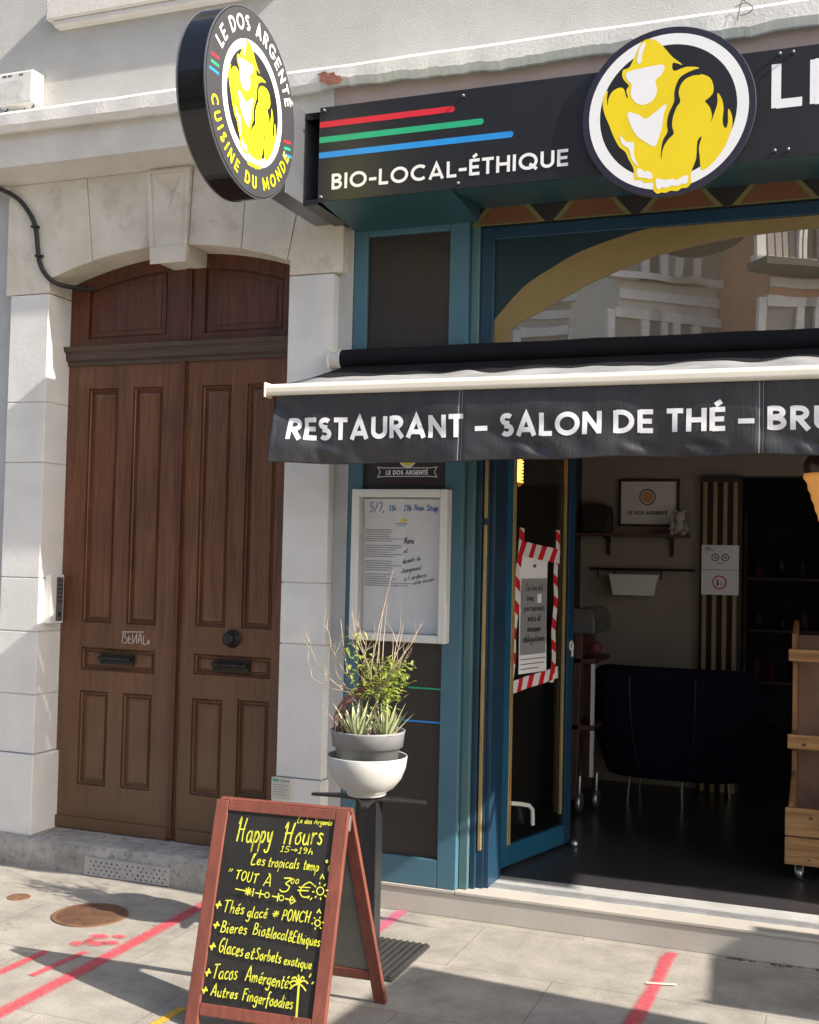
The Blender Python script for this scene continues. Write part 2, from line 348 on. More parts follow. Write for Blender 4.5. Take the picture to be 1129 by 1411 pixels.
# ------------------------------------------------------------------ mesh builder
RM = {}      # world matrix of each root
def thing(name, label, cat, loc=(0,0,0), rz=0, group=None):
    o = bpy.data.objects.new(name, None)
    COL.objects.link(o)
    o.empty_display_size = .1
    o.location = loc; o.rotation_euler = (0,0,rz)
    o['label'] = label; o['category'] = cat
    if group: o['group'] = group
    RM[o.name] = Matrix.Translation(loc) @ Matrix.Rotation(rz, 4, 'Z')
    return o
def tag(o, label, cat, group=None):
    o['label'] = label; o['category'] = cat
    if group: o['group'] = group
    return o
class MB:
    def __init__(s):
        s.v = []; s.f = []; s.mi = []; s.uv = {}; s.m = 0; s.sm = []; s.smooth = False
    def add(s, vs, fs, uvs=None):
        n = len(s.v); s.v += [tuple(q) for q in vs]
        for k, f in enumerate(fs):
            if uvs: s.uv[len(s.f)] = [uvs[i] for i in f]
            s.f.append(tuple(n+i for i in f)); s.mi.append(s.m); s.sm.append(s.smooth)
    def box(s, x0, x1, y0, y1, z0, z1, T=None):
        vs = [(x,y,z) for z in (z0,z1) for y in (y0,y1) for x in (x0,x1)]
        if T: vs = [T(v) for v in vs]
        s.add(vs, [(0,2,3,1),(4,5,7,6),(0,1,5,4),(2,6,7,3),(0,4,6,2),(1,3,7,5)])
    def prism(s, poly, d0, d1, plane='xz', T=None):
        """closed outline in a plane, extruded along the remaining axis from d0 to d1"""
        n = len(poly)
        def p(a, b, d):
            return {'xz': (a,d,b), 'yz': (d,a,b), 'xy': (a,b,d)}[plane]
        vs = [p(a,b,d0) for a,b in poly]+[p(a,b,d1) for a,b in poly]
        if T: vs = [T(v) for v in vs]
        s.add(vs, [tuple(range(n)), tuple(range(2*n-1, n-1, -1))]+[(i, i+n, (i+1)%n+n, (i+1)%n) for i in range(n)])
    def poly(s, pts): s.add(pts, [tuple(range(len(pts)))])
    def tube(s, path, r, seg=10, cap=True):
        path = [Vector(p) for p in path]; n = len(path)
        rs = r if isinstance(r, (list,tuple)) else [r]*n
        vs = []; up = None
        for i, p in enumerate(path):
            t = (path[min(i+1,n-1)]-path[max(i-1,0)]).normalized()
            if up is None:
                up = Vector((0,0,1)) if abs(t.z) < .9 else Vector((1,0,0))
            a = t.cross(up); a = a.normalized() if a.length > 1e-6 else t.orthogonal().normalized()
            b = a.cross(t).normalized(); up = b
            for k in range(seg):
                w = 2*PI*k/seg
                vs.append(p+(a*math.cos(w)+b*math.sin(w))*rs[i])
        fs = [(i*seg+k, i*seg+(k+1)%seg, (i+1)*seg+(k+1)%seg, (i+1)*seg+k) for i in range(n-1) for k in range(seg)]
        old = s.smooth; s.smooth = True
        s.add(vs, fs)
        s.smooth = old
        if cap:
            s.poly(vs[:seg][::-1]); s.poly(vs[-seg:])
    def lathe(s, prof, c=(0,0,0), seg=32, axis='z', smooth=True):
        vs = []
        for r, h in prof:
            for k in range(seg):
                w = 2*PI*k/seg; a, b = r*math.cos(w), r*math.sin(w)
                q = {'z': (a,b,h), 'x': (h,a,b), 'y': (b,h,a)}[axis]
                vs.append((q[0]+c[0], q[1]+c[1], q[2]+c[2]))
        n = len(prof)
        old = s.smooth; s.smooth = smooth
        s.add(vs, [(i*seg+k, i*seg+(k+1)%seg, (i+1)*seg+(k+1)%seg, (i+1)*seg+k) for i in range(n-1) for k in range(seg)])
        s.smooth = old
    def grid(s, fn, nu, nv, uv=False):
        vs = [fn(i/nu, j/nv) for j in range(nv+1) for i in range(nu+1)]
        uvs = [(i/nu, j/nv) for j in range(nv+1) for i in range(nu+1)] if uv else None
        s.add(vs, [(j*(nu+1)+i, j*(nu+1)+i+1, (j+1)*(nu+1)+i+1, (j+1)*(nu+1)+i) for j in range(nv) for i in range(nu)], uvs)
    def build(s, name, mats, parent=None, bevel=0, segs=2, solid=0):
        if not isinstance(mats, (list,tuple)): mats = [mats]
        vs = [Vector(v) for v in s.v]
        loc = Vector((0,0,0))
        if parent is not None:
            root = parent
            while root.parent is not None: root = root.parent
            if root.name in RM:
                inv = RM[root.name].inverted(); vs = [inv @ v for v in vs]
            else:
                vs = [v-root.location for v in vs]
        else:
            xs = [v.x for v in vs]; ys = [v.y for v in vs]; zs = [v.z for v in vs]
            loc = Vector(((min(xs)+max(xs))/2, (min(ys)+max(ys))/2, min(zs)))
            vs = [v-loc for v in vs]
        me = bpy.data.meshes.new(name)
        me.from_pydata([tuple(v) for v in vs], [], s.f)
        for m in mats: me.materials.append(m)
        me.polygons.foreach_set('material_index', s.mi)
        me.polygons.foreach_set('use_smooth', s.sm)
        if s.uv:
            ul = me.uv_layers.new(name='UVMap')
            for p in me.polygons:
                if p.index in s.uv:
                    for k, li in enumerate(p.loop_indices): ul.data[li].uv = s.uv[p.index][k]
        me.update()
        o = bpy.data.objects.new(name, me)
        COL.objects.link(o)
        o.location = loc
        if parent is not None: o.parent = parent
        if bevel:
            b = o.modifiers.new('bevel', 'BEVEL'); b.width = bevel; b.segments = segs; b.limit_method = 'ANGLE'; b.angle_limit = rad(40)
        if solid:
            b = o.modifiers.new('thickness', 'SOLIDIFY'); b.thickness = solid; b.offset = 0
        return o
def struct(o):
    o['kind'] = 'structure'; return o

# ------------------------------------------------------------------ lettering made of strokes
def arc(cx, cy, rx, ry, a0, a1, n=12):
    return [(cx+rx*math.cos(rad(a0+(a1-a0)*i/n)), cy+ry*math.sin(rad(a0+(a1-a0)*i/n))) for i in range(n+1)]
Tk = .175
def caps():
    h = Tk/2; t = 1-h
    g = {}
    g['A'] = (.86, [[(h*.9,0),(.43,1-h*.6),(.86-h*.9,0)], [(.2,.27),(.66,.27)]])
    g['B'] = (.62, [[(h,0),(h,1)], [(h,t)]+arc(.28,.75-h*.25,.22,.25-h*.75,90,-90)+[(h,.5)], [(h,.5)]+arc(.29,.25+h*.5,.245,.25-h*.5,90,-90)+[(h,h)]])
    g['C'] = (.86, [arc(.5,.5,.5-h,.5-h,48,312,20)])
    g['D'] = (.76, [[(h,0),(h,1)], [(h,t)]+arc(.27,.5,.49-h,.5-h,90,-90,16)+[(h,h)]])
    g['E'] = (.56, [[(h,0),(h,1)], [(h,t),(.56,t)], [(h,.5),(.52,.5)], [(h,h),(.56,h)]])
    g['\u00c9'] = (.56, g['E'][1]+[[(.2,1.1),(.42,1.27)]])
    g['G'] = (.92, [arc(.5,.5,.5-h,.5-h,46,360,22), [(.52,.46),(.985,.46)]])
    g['H'] = (.74, [[(h,0),(h,1)], [(.74-h,0),(.74-h,1)], [(h,.5),(.74-h,.5)]])
    g['I'] = (Tk, [[(h,0),(h,1)]])
    g['L'] = (.54, [[(h,0),(h,1)], [(h,h),(.54,h)]])
    g['M'] = (.98, [[(h,0),(h,.99)], [(h*.9,.93),(.49,.25),(.98-h*.9,.93)], [(.98-h,0),(.98-h,.99)]])
    g['N'] = (.76, [[(h,0),(h,1)], [(h,.93),(.76-h,.07)], [(.76-h,0),(.76-h,1)]])
    g['O'] = (1.0, [arc(.5,.5,.5-h,.5-h,0,360,28)])
    g['P'] = (.6, [[(h,0),(h,1)], [(h,t)]+arc(.28,.7,.23,.3-h,90,-90)+[(h,.4+h)]])
    g['Q'] = (1.0, [arc(.5,.5,.5-h,.5-h,0,360,28), [(.58,.34),(.95,.0)]])
    g['R'] = (.64, [[(h,0),(h,1)], [(h,t)]+arc(.28,.7,.24,.3-h,90,-90)+[(h,.4+h)], [(.27,.47),(.6,0)]])
    g['S'] = (.56, [arc(.29,.74,.20,.26-h,35,270,12)+arc(.27,.27,.21,.27-h,90,-145,12)])
    g['T'] = (.62, [[(.31,0),(.31,1)], [(0,t),(.62,t)]])
    g['U'] = (.72, [[(h,1),(h,.36)]+arc(.36,.36,.36-h,.36-h,180,360,14)+[(.72-h,1)]])
    g['-'] = (.42, [[(0,.42),(.42,.42)]])
    g[' '] = (.32, [])
    g['5'] = (.56, [[(.5,t),(.12,t),(.09,.55)]+arc(.28,.32,.22,.24,110,-140,10)])
    g['7'] = (.55, [[(0,t),(.5,t),(.15,0)]])
    return g
CAPS = caps()
def ribbon(mb, pts, w, mp, off=0.0, step=None):
    """flat stroke of width w along pts (2-D), placed in space by mp(u, v, off)"""
    P = []
    for a, b in zip(pts, pts[1:]):
        P.append(Vector(a)); L = (Vector(b)-Vector(a)).length
        if step and L > step:
            k = int(L/step)
            for i in range(1, k+1): P.append(Vector(a).lerp(Vector(b), i/(k+1)))
    P.append(Vector(pts[-1]))
    Q = [P[0]]
    for p in P[1:]:
        if (p-Q[-1]).length > 1e-6: Q.append(p)
    P = Q; n = len(P)
    if n < 2: return
    closed = (P[0]-P[-1]).length < 1e-5
    vs = []
    for i in range(n):
        d0 = (P[i]-P[i-1]).normalized() if i > 0 else ((P[-1]-P[-2]).normalized() if closed else None)
        d1 = (P[i+1]-P[i]).normalized() if i < n-1 else ((P[1]-P[0]).normalized() if closed else None)
        if d0 is None: d0 = d1
        if d1 is None: d1 = d0
        t = d0+d1
        t = t.normalized() if t.length > 1e-4 else d0
        nn = Vector((-t.y, t.x)); c = max(.45, nn.dot(Vector((-d0.y, d0.x))))
        o = nn*(w/2/c)
        vs.append(mp(P[i].x+o.x, P[i].y+o.y, off)); vs.append(mp(P[i].x-o.x, P[i].y-o.y, off))
    mb.add(vs, [(2*i, 2*i+1, 2*i+3, 2*i+2) for i in range(n-1)])
def layout(text, sp=.13):
    x = 0; out = []
    for ch in text:
        w, st = CAPS[ch]
        out.append((x, w, st)); x += w+sp
    return out, x-sp
def letters(mb, text, u0, v0, width, height, mp, sp=.13, step=None, th=None, slope=0):
    """capitals fitted into width x height from the baseline start (u0, v0)"""
    lay, W = layout(text, sp)
    sx = width/W; k = 0
    for x, w, st in lay:
        for s in st:
            pts = [(u0+(x+a)*sx, v0+b*height+slope*(x+a)*sx) for a, b in s]
            ribbon(mb, pts, th or Tk*height, mp, k*.00012, step); k += 1
def letters_arc(mb, text, mp, rr, h, a_mid, top=True, sp=.16, th=None):
    lay, W = layout(text, sp); k = 0
    for x, w, st in lay:
        for s in st:
            pts = []
            dense = []
            for a, b in zip(s, s[1:]):
                dense += [tuple(Vector(a).lerp(Vector(b), i/4)) for i in range(4)]
            dense.append(s[-1])
            for a, b in dense:
                d = ((x+a)-W/2)*h/rr
                if top: ang = a_mid-d; r = rr+(b-.5)*h
                else: ang = a_mid+d; r = rr-(b-.5)*h
                pts.append((r*math.cos(ang), r*math.sin(ang)))
            ribbon(mb, pts, th or Tk*h, mp, k*.00012); k += 1
# handwriting: loose single-stroke letters
HW = {
 'a': (.5, [[(.42,.42),(.25,.5),(.08,.35),(.06,.12),(.2,0),(.36,.12),(.44,.48),(.42,.1),(.52,0)]]),
 'b': (.45, [[(.1,1),(.08,.05),(.1,.3),(.25,.48),(.4,.3),(.32,.03),(.08,.03)]]),
 'c': (.42, [[(.4,.42),(.25,.5),(.08,.3),(.12,.05),(.28,0),(.42,.1)]]),
 'd': (.5, [[(.4,.4),(.22,.48),(.06,.25),(.15,.02),(.34,.1),(.45,1.0),(.42,.1),(.5,0)]]),
 'e': (.42, [[(.06,.22),(.36,.3),(.3,.5),(.12,.42),(.06,.15),(.2,0),(.42,.1)]]),
 'f': (.36, [[(.4,.95),(.25,1),(.18,.7),(.14,-.3)], [(.02,.48),(.36,.5)]]),
 'g': (.48, [[(.4,.42),(.22,.5),(.06,.3),(.16,.05),(.36,.2),(.42,.5),(.36,-.3),(.15,-.4),(.05,-.25)]]),
 'h': (.46, [[(.1,1),(.06,0),(.12,.3),(.3,.48),(.38,.3),(.38,0),(.46,.04)]]),
 'i': (.2, [[(.08,.48),(.08,.05),(.18,0)], [(.1,.72),(.12,.76)]]),
 'k': (.42, [[(.1,1),(.06,0)], [(.36,.5),(.1,.22),(.4,0)]]),
 'l': (.22, [[(.12,1),(.06,.1),(.2,0)]]),
 'm': (.7, [[(.04,.48),(.06,0),(.1,.3),(.24,.48),(.32,.3),(.32,0),(.36,.3),(.5,.48),(.6,.3),(.6,0)]]),
 'n': (.46, [[(.04,.48),(.06,0),(.12,.32),(.28,.48),(.38,.3),(.38,0)]]),
 'o': (.44, [[(.22,.5),(.06,.3),(.12,.03),(.3,.03),(.4,.25),(.22,.5),(.4,.5)]]),
 'p': (.46, [[(.1,.5),(.04,-.42),(.1,.3),(.28,.5),(.42,.3),(.28,.02),(.1,.08)]]),
 'q': (.48, [[(.4,.45),(.2,.5),(.06,.25),(.18,.02),(.36,.15),(.42,.5),(.36,-.42)]]),
 'r': (.34, [[(.06,.5),(.08,0),(.1,.28),(.22,.46),(.36,.44)]]),
 's': (.36, [[(.34,.44),(.18,.5),(.08,.38),(.3,.18),(.22,0),(.04,.06)]]),
 't': (.34, [[(.18,.9),(.12,.1),(.22,0),(.34,.08)], [(0,.55),(.34,.58)]]),
 'u': (.48, [[(.06,.48),(.06,.12),(.2,0),(.38,.15),(.4,.48),(.4,.06),(.48,0)]]),
 'v': (.42, [[(.04,.5),(.2,0),(.4,.5)]]),
 'x': (.42, [[(.04,.48),(.38,0)], [(.38,.5),(.02,0)]]),
 'y': (.46, [[(.06,.48),(.12,.1),(.3,.1),(.4,.48),(.3,-.3),(.12,-.42),(.02,-.28)]]),
 '0': (.5, [[(.25,.9),(.08,.6),(.1,.15),(.28,0),(.42,.3),(.4,.75),(.25,.9)]]),
 '1': (.3, [[(.05,.7),(.18,.95),(.16,0)], [(.02,0),(.3,0)]]),
 '2': (.5, [[(.06,.75),(.25,.95),(.42,.75),(.06,.02),(.46,.02)]]),
 '3': (.5, [[(.05,.9),(.4,.92),(.2,.55),(.42,.4),(.36,.08),(.15,0),(.02,.12)]]),
 '5': (.5, [[(.46,.95),(.14,.95),(.1,.55),(.36,.5),(.42,.2),(.22,0),(.04,.08)]]),
 '7': (.5, [[(.04,.95),(.44,.95),(.18,0)]]),
 '9': (.5, [[(.4,.7),(.2,.95),(.06,.7),(.2,.5),(.4,.72),(.36,.2),(.2,0)]]),
 '/': (.36, [[(.34,1),(.04,-.1)]]), '-': (.4, [[(.04,.4),(.36,.42)]]), '.': (.15, [[(.05,.02),(.09,.05)]]), ',': (.15, [[(.08,.08),(.02,-.15)]]),
 '+': (.6, [[(.3,.95),(.28,.05)], [(.02,.5),(.6,.52)], [(.12,.3),(.48,.7)]]),
 '*': (.6, [[(.3,1),(.28,.1)], [(.02,.55),(.58,.58)], [(.1,.25),(.5,.9)], [(.1,.9),(.5,.25)]]),
 '>': (.7, [[(.02,.4),(.6,.42)], [(.4,.62),(.66,.42),(.42,.2)]]),
 '&': (.55, [[(.5,0),(.12,.65),(.25,.9),(.36,.7),(.06,.25),(.15,0),(.4,.1),(.5,.4)]]),
 '"': (.4, [[(.1,1),(.06,.3)], [(.3,1),(.26,.3)]]),
 '\u20ac': (.75, [[(.7,.85),(.45,1),(.2,.7),(.16,.3),(.4,0),(.68,.12)], [(.02,.62),(.6,.66)], [(0,.4),(.55,.44)]]),
 '\u00b0': (.3, [[(.15,1),(.05,.85),(.15,.72),(.25,.85),(.15,1)]]),
 'A': (.66, [[(.04,0),(.3,1),(.4,1),(.6,0)], [(.12,.36),(.56,.4)]]),
 'B': (.55, [[(.1,1),(.06,0)], [(.08,.98),(.38,.9),(.36,.6),(.1,.52),(.46,.4),(.42,.08),(.06,0)]]),
 'C': (.6, [[(.56,.85),(.35,1),(.1,.7),(.08,.25),(.3,0),(.58,.15)]]),
 'E': (.5, [[(.46,1),(.1,.97),(.06,.02),(.46,.04)], [(.08,.52),(.4,.55)]]),
 'F': (.5, [[(.1,.97),(.06,0)], [(.02,.95),(.5,1)], [(.08,.55),(.4,.58)]]),
 'G': (.6, [[(.55,.9),(.35,1),(.1,.65),(.12,.15),(.35,0),(.52,.2),(.5,.42),(.3,.42)]]),
 'H': (.75, [[(.02,.75),(.15,1),(.14,0)], [(.6,1.05),(.52,.5),(.55,0)], [(.06,.5),(.62,.56)]]),
 'L': (.5, [[(.14,1),(.06,.04),(.48,.06)], [(.3,1.05),(.02,.3)]]),
 'N': (.62, [[(.06,0),(.1,.97),(.48,.05),(.54,1)]]),
 'O': (.62, [[(.3,1),(.08,.7),(.1,.2),(.32,0),(.54,.3),(.52,.75),(.3,1)]]),
 'P': (.52, [[(.12,.98),(.06,0)], [(.06,.95),(.44,.88),(.4,.5),(.1,.46)]]),
 'R': (.55, [[(.1,.95),(.06,0)], [(.08,.95),(.42,.85),(.36,.55),(.1,.5),(.5,0)]]),
 'S': (.5, [[(.45,.9),(.2,1),(.08,.75),(.42,.35),(.3,.02),(.04,.1)]]),
 'T': (.62, [[(.02,.93),(.62,1)], [(.32,.96),(.28,0)]]),
 'U': (.6, [[(.08,1),(.08,.25),(.28,0),(.48,.2),(.52,1)]]),
 'M': (.75, [[(.05,0),(.12,1),(.34,.3),(.6,1),(.66,0)]]),
 ' ': (.3, []), "'": (.15, [[(.08,1),(.05,.75)]]),
}
for b_, a_, d_ in (('e','\u00e9',[(.2,.66),(.36,.85)]), ('A','\u00c0',[(.2,1.28),(.4,1.1)]), ('E','\u00c9',[(.2,1.1),(.4,1.3)])):
    HW[a_] = (HW[b_][0], HW[b_][1]+[[d_[0], d_[1]]])
def smooth2(pts, k=4):
    if len(pts) < 3: return pts
    P = [Vector(p) for p in pts]; out = []
    for i in range(len(P)-1):
        p0 = P[max(i-1,0)]; p1 = P[i]; p2 = P[i+1]; p3 = P[min(i+2,len(P)-1)]
        for j in range(k):
            t = j/k
            out.append(tuple(.5*((2*p1)+(p2-p0)*t+(2*p0-5*p1+4*p2-p3)*t*t+(3*p1-p0-3*p2+p3)*t**3)))
    out.append(tuple(P[-1])); return out
def hand(mb, text, u0, v0, du, dv, h, mp, th, rng, slant=.12, k0=0):
    W = sum(HW[c][0]+.09 for c in text)-.09
    sx = du/W; x = 0; k = k0
    for c in text:
        w, st = HW[c]
        jy = rng.uniform(-.03,.03)*h; js = rng.uniform(.94,1.06)
        for s in st:
            pts = [(u0+(x+a+slant*b*.6)*sx+rng.uniform(-.012,.012)*h, v0+jy+b*h*js+dv*(x/W)+rng.uniform(-.012,.012)*h) for a, b in s]
            ribbon(mb, smooth2(pts), th*rng.uniform(.85,1.15), mp, k*.00006); k += 1
        x += w+.09
    return k

# emblem outlines (unit disc)
EMB = {'body': [(-0.44, 0.59), (-0.33, 0.83), (-0.25, 0.89), (-0.14, 0.86), (-0.05, 0.77), (0.05, 0.64), (0.17, 0.53), (0.06, 0.57), (0.07, 0.47), (0.21, 0.5), (0.36, 0.47), (0.29, 0.41), (0.39, 0.39), (0.48, 0.34), (0.52, 0.25), (0.52, 0.16), (0.47, 0.1), (0.43, 0.07), (0.48, -0.0), (0.51, -0.1), (0.5, -0.18), (0.53, -0.1), (0.57, 0.03), (0.57, 0.15), (0.62, 0.07), (0.64, -0.04), (0.63, -0.16), (0.64, -0.24), (0.67, -0.27), (0.69, -0.2), (0.69, -0.05), (0.73, -0.12), (0.74, -0.24), (0.71, -0.36), (0.66, -0.48), (0.58, -0.6), (0.48, -0.7), (0.4, -0.73), (0.38, -0.58), (0.37, -0.45), (0.4, -0.34), (0.35, -0.39), (0.34, -0.58), (0.3, -0.7), (0.28, -0.78), (0.29, -0.86), (0.24, -0.92), (0.18, -0.92), (0.13, -0.95), (0.05, -0.94), (-0.0, -0.96), (-0.05, -0.95), (-0.1, -0.96), (-0.15, -0.91), (-0.15, -0.83), (-0.24, -0.82), (-0.3, -0.78), (-0.37, -0.77), (-0.38, -0.64), (-0.44, -0.52), (-0.48, -0.43), (-0.56, -0.35), (-0.63, -0.21), (-0.68, -0.08), (-0.74, 0.07), (-0.76, 0.21), (-0.73, 0.3), (-0.7, 0.33), (-0.71, 0.25), (-0.7, 0.15), (-0.69, 0.23), (-0.65, 0.31), (-0.57, 0.35), (-0.51, 0.33), (-0.48, 0.23), (-0.46, 0.22), (-0.48, 0.31), (-0.45, 0.36), (-0.49, 0.41), (-0.53, 0.48), (-0.52, 0.56)],
 'back': [(0.36, 0.46), (0.25, 0.44), (0.15, 0.39), (0.1, 0.3), (0.08, 0.2), (0.08, 0.11), (0.02, -0.03), (0.0, -0.15), (0.01, -0.24), (-0.04, -0.33), (-0.06, -0.44), (-0.06, -0.56), (-0.04, -0.43), (0.02, -0.33), (0.08, -0.27), (0.06, -0.18), (0.07, -0.07), (0.11, 0.04), (0.15, 0.1), (0.13, 0.2), (0.15, 0.29), (0.21, 0.36), (0.3, 0.39), (0.38, 0.39)],
 'face': [(-0.48, 0.52), (-0.31, 0.55), (-0.05, 0.56), (-0.07, 0.45), (-0.14, 0.38), (-0.12, 0.26), (-0.17, 0.15), (-0.28, 0.11), (-0.37, 0.15), (-0.43, 0.25), (-0.42, 0.37), (-0.47, 0.43)],
 'chest': [(-0.46, 0.04), (-0.33, -0.0), (-0.25, -0.06), (-0.15, 0.0), (-0.01, 0.09), (-0.04, -0.03), (-0.06, -0.19), (-0.1, -0.32), (-0.14, -0.4), (-0.24, -0.34), (-0.35, -0.25), (-0.43, -0.1)],
 'hat': [(-0.36, 0.63), (-0.34, 0.77), (-0.29, 0.85), (-0.26, 0.84), (-0.3, 0.72), (-0.31, 0.62)],
 'arm': [(-0.55, -0.22), (-0.47, -0.31), (-0.38, -0.33), (-0.38, -0.48), (-0.32, -0.62), (-0.4, -0.53), (-0.44, -0.4), (-0.52, -0.33)],
 'fist': [(-0.34, -0.65), (-0.29, -0.65), (-0.25, -0.69), (-0.21, -0.68), (-0.16, -0.73), (-0.17, -0.78), (-0.24, -0.76), (-0.33, -0.74)],
 'knuckle': [(-0.12, -0.79), (-0.06, -0.79), (-0.0, -0.81), (0.07, -0.8), (0.12, -0.82), (0.18, -0.79), (0.25, -0.78), (0.24, -0.87), (0.18, -0.87), (0.13, -0.89), (0.07, -0.88), (0.01, -0.9), (-0.05, -0.89), (-0.1, -0.91)]}
def ring(mb, r0, r1, mp, off, seg=72):
    vs = []
    for k in range(seg):
        w = 2*PI*k/seg
        vs.append(mp(r0*math.cos(w), r0*math.sin(w), off)); vs.append(mp(r1*math.cos(w), r1*math.sin(w), off))
    mb.add(vs, [(2*k, 2*k+1, (2*k+3)%(2*seg), (2*k+2)%(2*seg)) for k in range(seg)])
def emblem(parent, mp, s, yellow, e=.0003, ringr=(.79,.92)):
    """ring + gorilla emblem, layered a millimetre apart; mp(u, v, off)"""
    a = MB(); ring(a, ringr[0]*s, ringr[1]*s, mp, e)
    a.build('emblem_ring', M['white'], parent)
    g = MB()
    def fill(key, off, mi):
        g.m = mi; P = EMB[key]; Q = smooth2(P[-2:]+P+P[:2], 3)[6:-4]
        g.poly([mp(x*s, y*s, off) for x, y in Q])
    fill('body', e*2, 0); fill('back', e*3, 1)
    for key in ('face','chest','hat','arm','fist','knuckle'): fill(key, e*3.3, 2)
    g.build('gorilla_emblem', [yellow, M['sign_black'], M['white']], parent)
def disc(mb, r, mp, off, seg=72):
    mb.poly([mp(r*math.cos(2*PI*k/seg), r*math.sin(2*PI*k/seg), off) for k in range(seg)])
#@@PART2
# ------------------------------------------------------------------ ground
b = MB(); b.grid(lambda u, v: (-150+300*u, -150+300*v, -.13), 4, 4); struct(b.build('road', M['asphalt']))
b = MB(); b.grid(lambda u, v: (-40+80*u, -9.0+9.4*v, 0), 40, 8); pv = struct(b.build('pavement', M['pave']))
b = MB()
for k in range(60): b.box(-30+k, -29.006+k, -9.16, -9.0, -.14, .004)
struct(b.build('kerb', M['kerb'], bevel=.012))

# ------------------------------------------------------------------ apartment building
bld = thing('apartment_building', 'grey rendered apartment house with arched limestone doorway, white cornice and window sill above the restaurant', 'building', (-3.3, .1, 0))
b = MB()
b.box(-12, -4.84, 0, .35, 3.84, 9.0); b.box(-4.84+.72, -2.6, 0, .35, 3.84, 4.53); b.box(-4.84, -4.12, 0, .35, 3.84, 9.0)
b.box(-2.6, 9, 0, .35, 3.84, 9.0); b.box(-4.12, -2.6, 0, .35, 6.6, 9.0)
b.build('wall', M['render'], bld)
b = MB(); b.box(-12, -4.262, .0, .35, 0, 3.62); b.box(-2.345, -2.27, 0, .35, 0, 3.62); b.build('lower_wall', M['strip'], bld)
# sill and window above
b = MB(); b.box(-4.09, -2.66, -.07, .3, 4.485, 4.60); b.box(-4.05, -2.70, -.055, .3, 4.45, 4.485); b.build('window_sill', M['fascia'], bld, bevel=.008)
b = MB()
for x0, x1 in ((-4.12,-4.04),(-3.4,-3.32),(-2.68,-2.6)): b.box(x0, x1, .16, .24, 4.6, 6.6)
b.box(-4.04, -2.68, .17, .23, 6.52, 6.6); b.box(-4.04, -2.68, .17, .23, 4.602, 4.68)
wf = b.build('window', M['frame_white'], bld, bevel=.004)
b = MB(); b.box(-4.05, -2.67, .195, .205, 4.65, 6.55); b.build('pane', M['transom'], wf)
# cornice: fascia, cove below, ledge above with its broken lower edge
b = MB()
b.prism([(.0,3.60),(-.06,3.60),(-.205,3.650),(-.205,3.865),(0,3.865)], -12, -2.30, 'yz'); b.build('cornice', M['fascia'], bld)
b = MB(); b.prism([(.0,3.60),(-.205,3.62),(-.205,3.865),(0,3.865)], -2.298, 9, 'yz'); b.build('cornice', M['pink'], bld)
rng = random.Random(4)
def edge(x):
    p = Vector((x*2.2, 1.3, 0)); q = Vector((x*11, 7.3, 0))
    a = mnoise.noise(p)*.022+mnoise.noise(q)*.010+mnoise.noise(q*3)*.005
    if x < -2.35: a *= .35
    return 3.815+a
b = MB(); n = 560; x0, x1 = -12., 9.
xs = [-12+i*.4 for i in range(18)]+[-4.8+i*.0125 for i in range(440)]+[.7+i*.3 for i in range(28)]
vs = []
for x in xs:
    e = edge(x); j = mnoise.noise(Vector((x*6, 2, 5)))*.006; t = mnoise.noise(Vector((x*3, 9, 1)))*.004
    vs += [(x, -.19, e+.012), (x, -.245+j, e), (x, -.268+j, e+.03), (x, -.272+j*.6, 3.905+t), (x, -.25, 3.925+t), (x, .01, 3.985)]
m_ = 6
b.smooth = False
b.add(vs, [(i*m_+k, (i+1)*m_+k, (i+1)*m_+k+1, i*m_+k+1) for i in range(len(xs)-1) for k in range(m_-1)])
led = b.build('ledge', M['white_plaster'], bld)
b = MB(); rr = random.Random(8)
pts = [(-2.36,3.885),(-2.335,3.868),(-2.345,3.85),(-2.315,3.838),(-2.30,3.822),(-2.272,3.832),(-2.25,3.826),(-2.228,3.845),(-2.238,3.862),(-2.262,3.866),(-2.27,3.884),(-2.30,3.880),(-2.318,3.893)]
b.prism(pts, -.2725, -.2765); b.build('broken_patch', M['brick'], led)
b = MB(); 
def gmap(y): return lambda u, v, o=0: (u, y-o, v)
ribbon(b, smooth2([(-.462,3.862),(-.445,3.94),(-.43,3.935)]), .005, gmap(-.2785)); ribbon(b, smooth2([(-.470,3.918),(-.43,3.93),(-.40,3.905),(-.42,3.885),(-.452,3.88)]), .005, gmap(-.279))
b.build('scribble', M['pencil'], led)
# stone pillars (blocks with open joints)
def pillar(xa, xb, y0, y1, zs, base):
    q = MB()
    for z0, z1 in zip(zs, zs[1:]): q.box(xa, xb, y0, y1, z0+.0022, z1-.0022)
    q.box(xa+.008, xb-.008, y0+.008, y1-.01, zs[0], zs[-1])
    o = q.build('pillar', M['stone'], bld, bevel=.004)
    q = MB(); q.box(base[0], base[1], base[2], y1-.001, .14, zs[0]-.002); q.build('pillar_base', M['stone'], o, bevel=.006)
    return o
pillar(-4.262, -4.012, -.06, .34, [.56,.87,1.2,1.484,2.097,2.42,3.0], (-4.5,-3.995,-.082))
pillar(-2.585, -2.345, -.06, .34, [.573,1.211,1.506,2.25,3.0], (-2.60,-2.335,-.078))
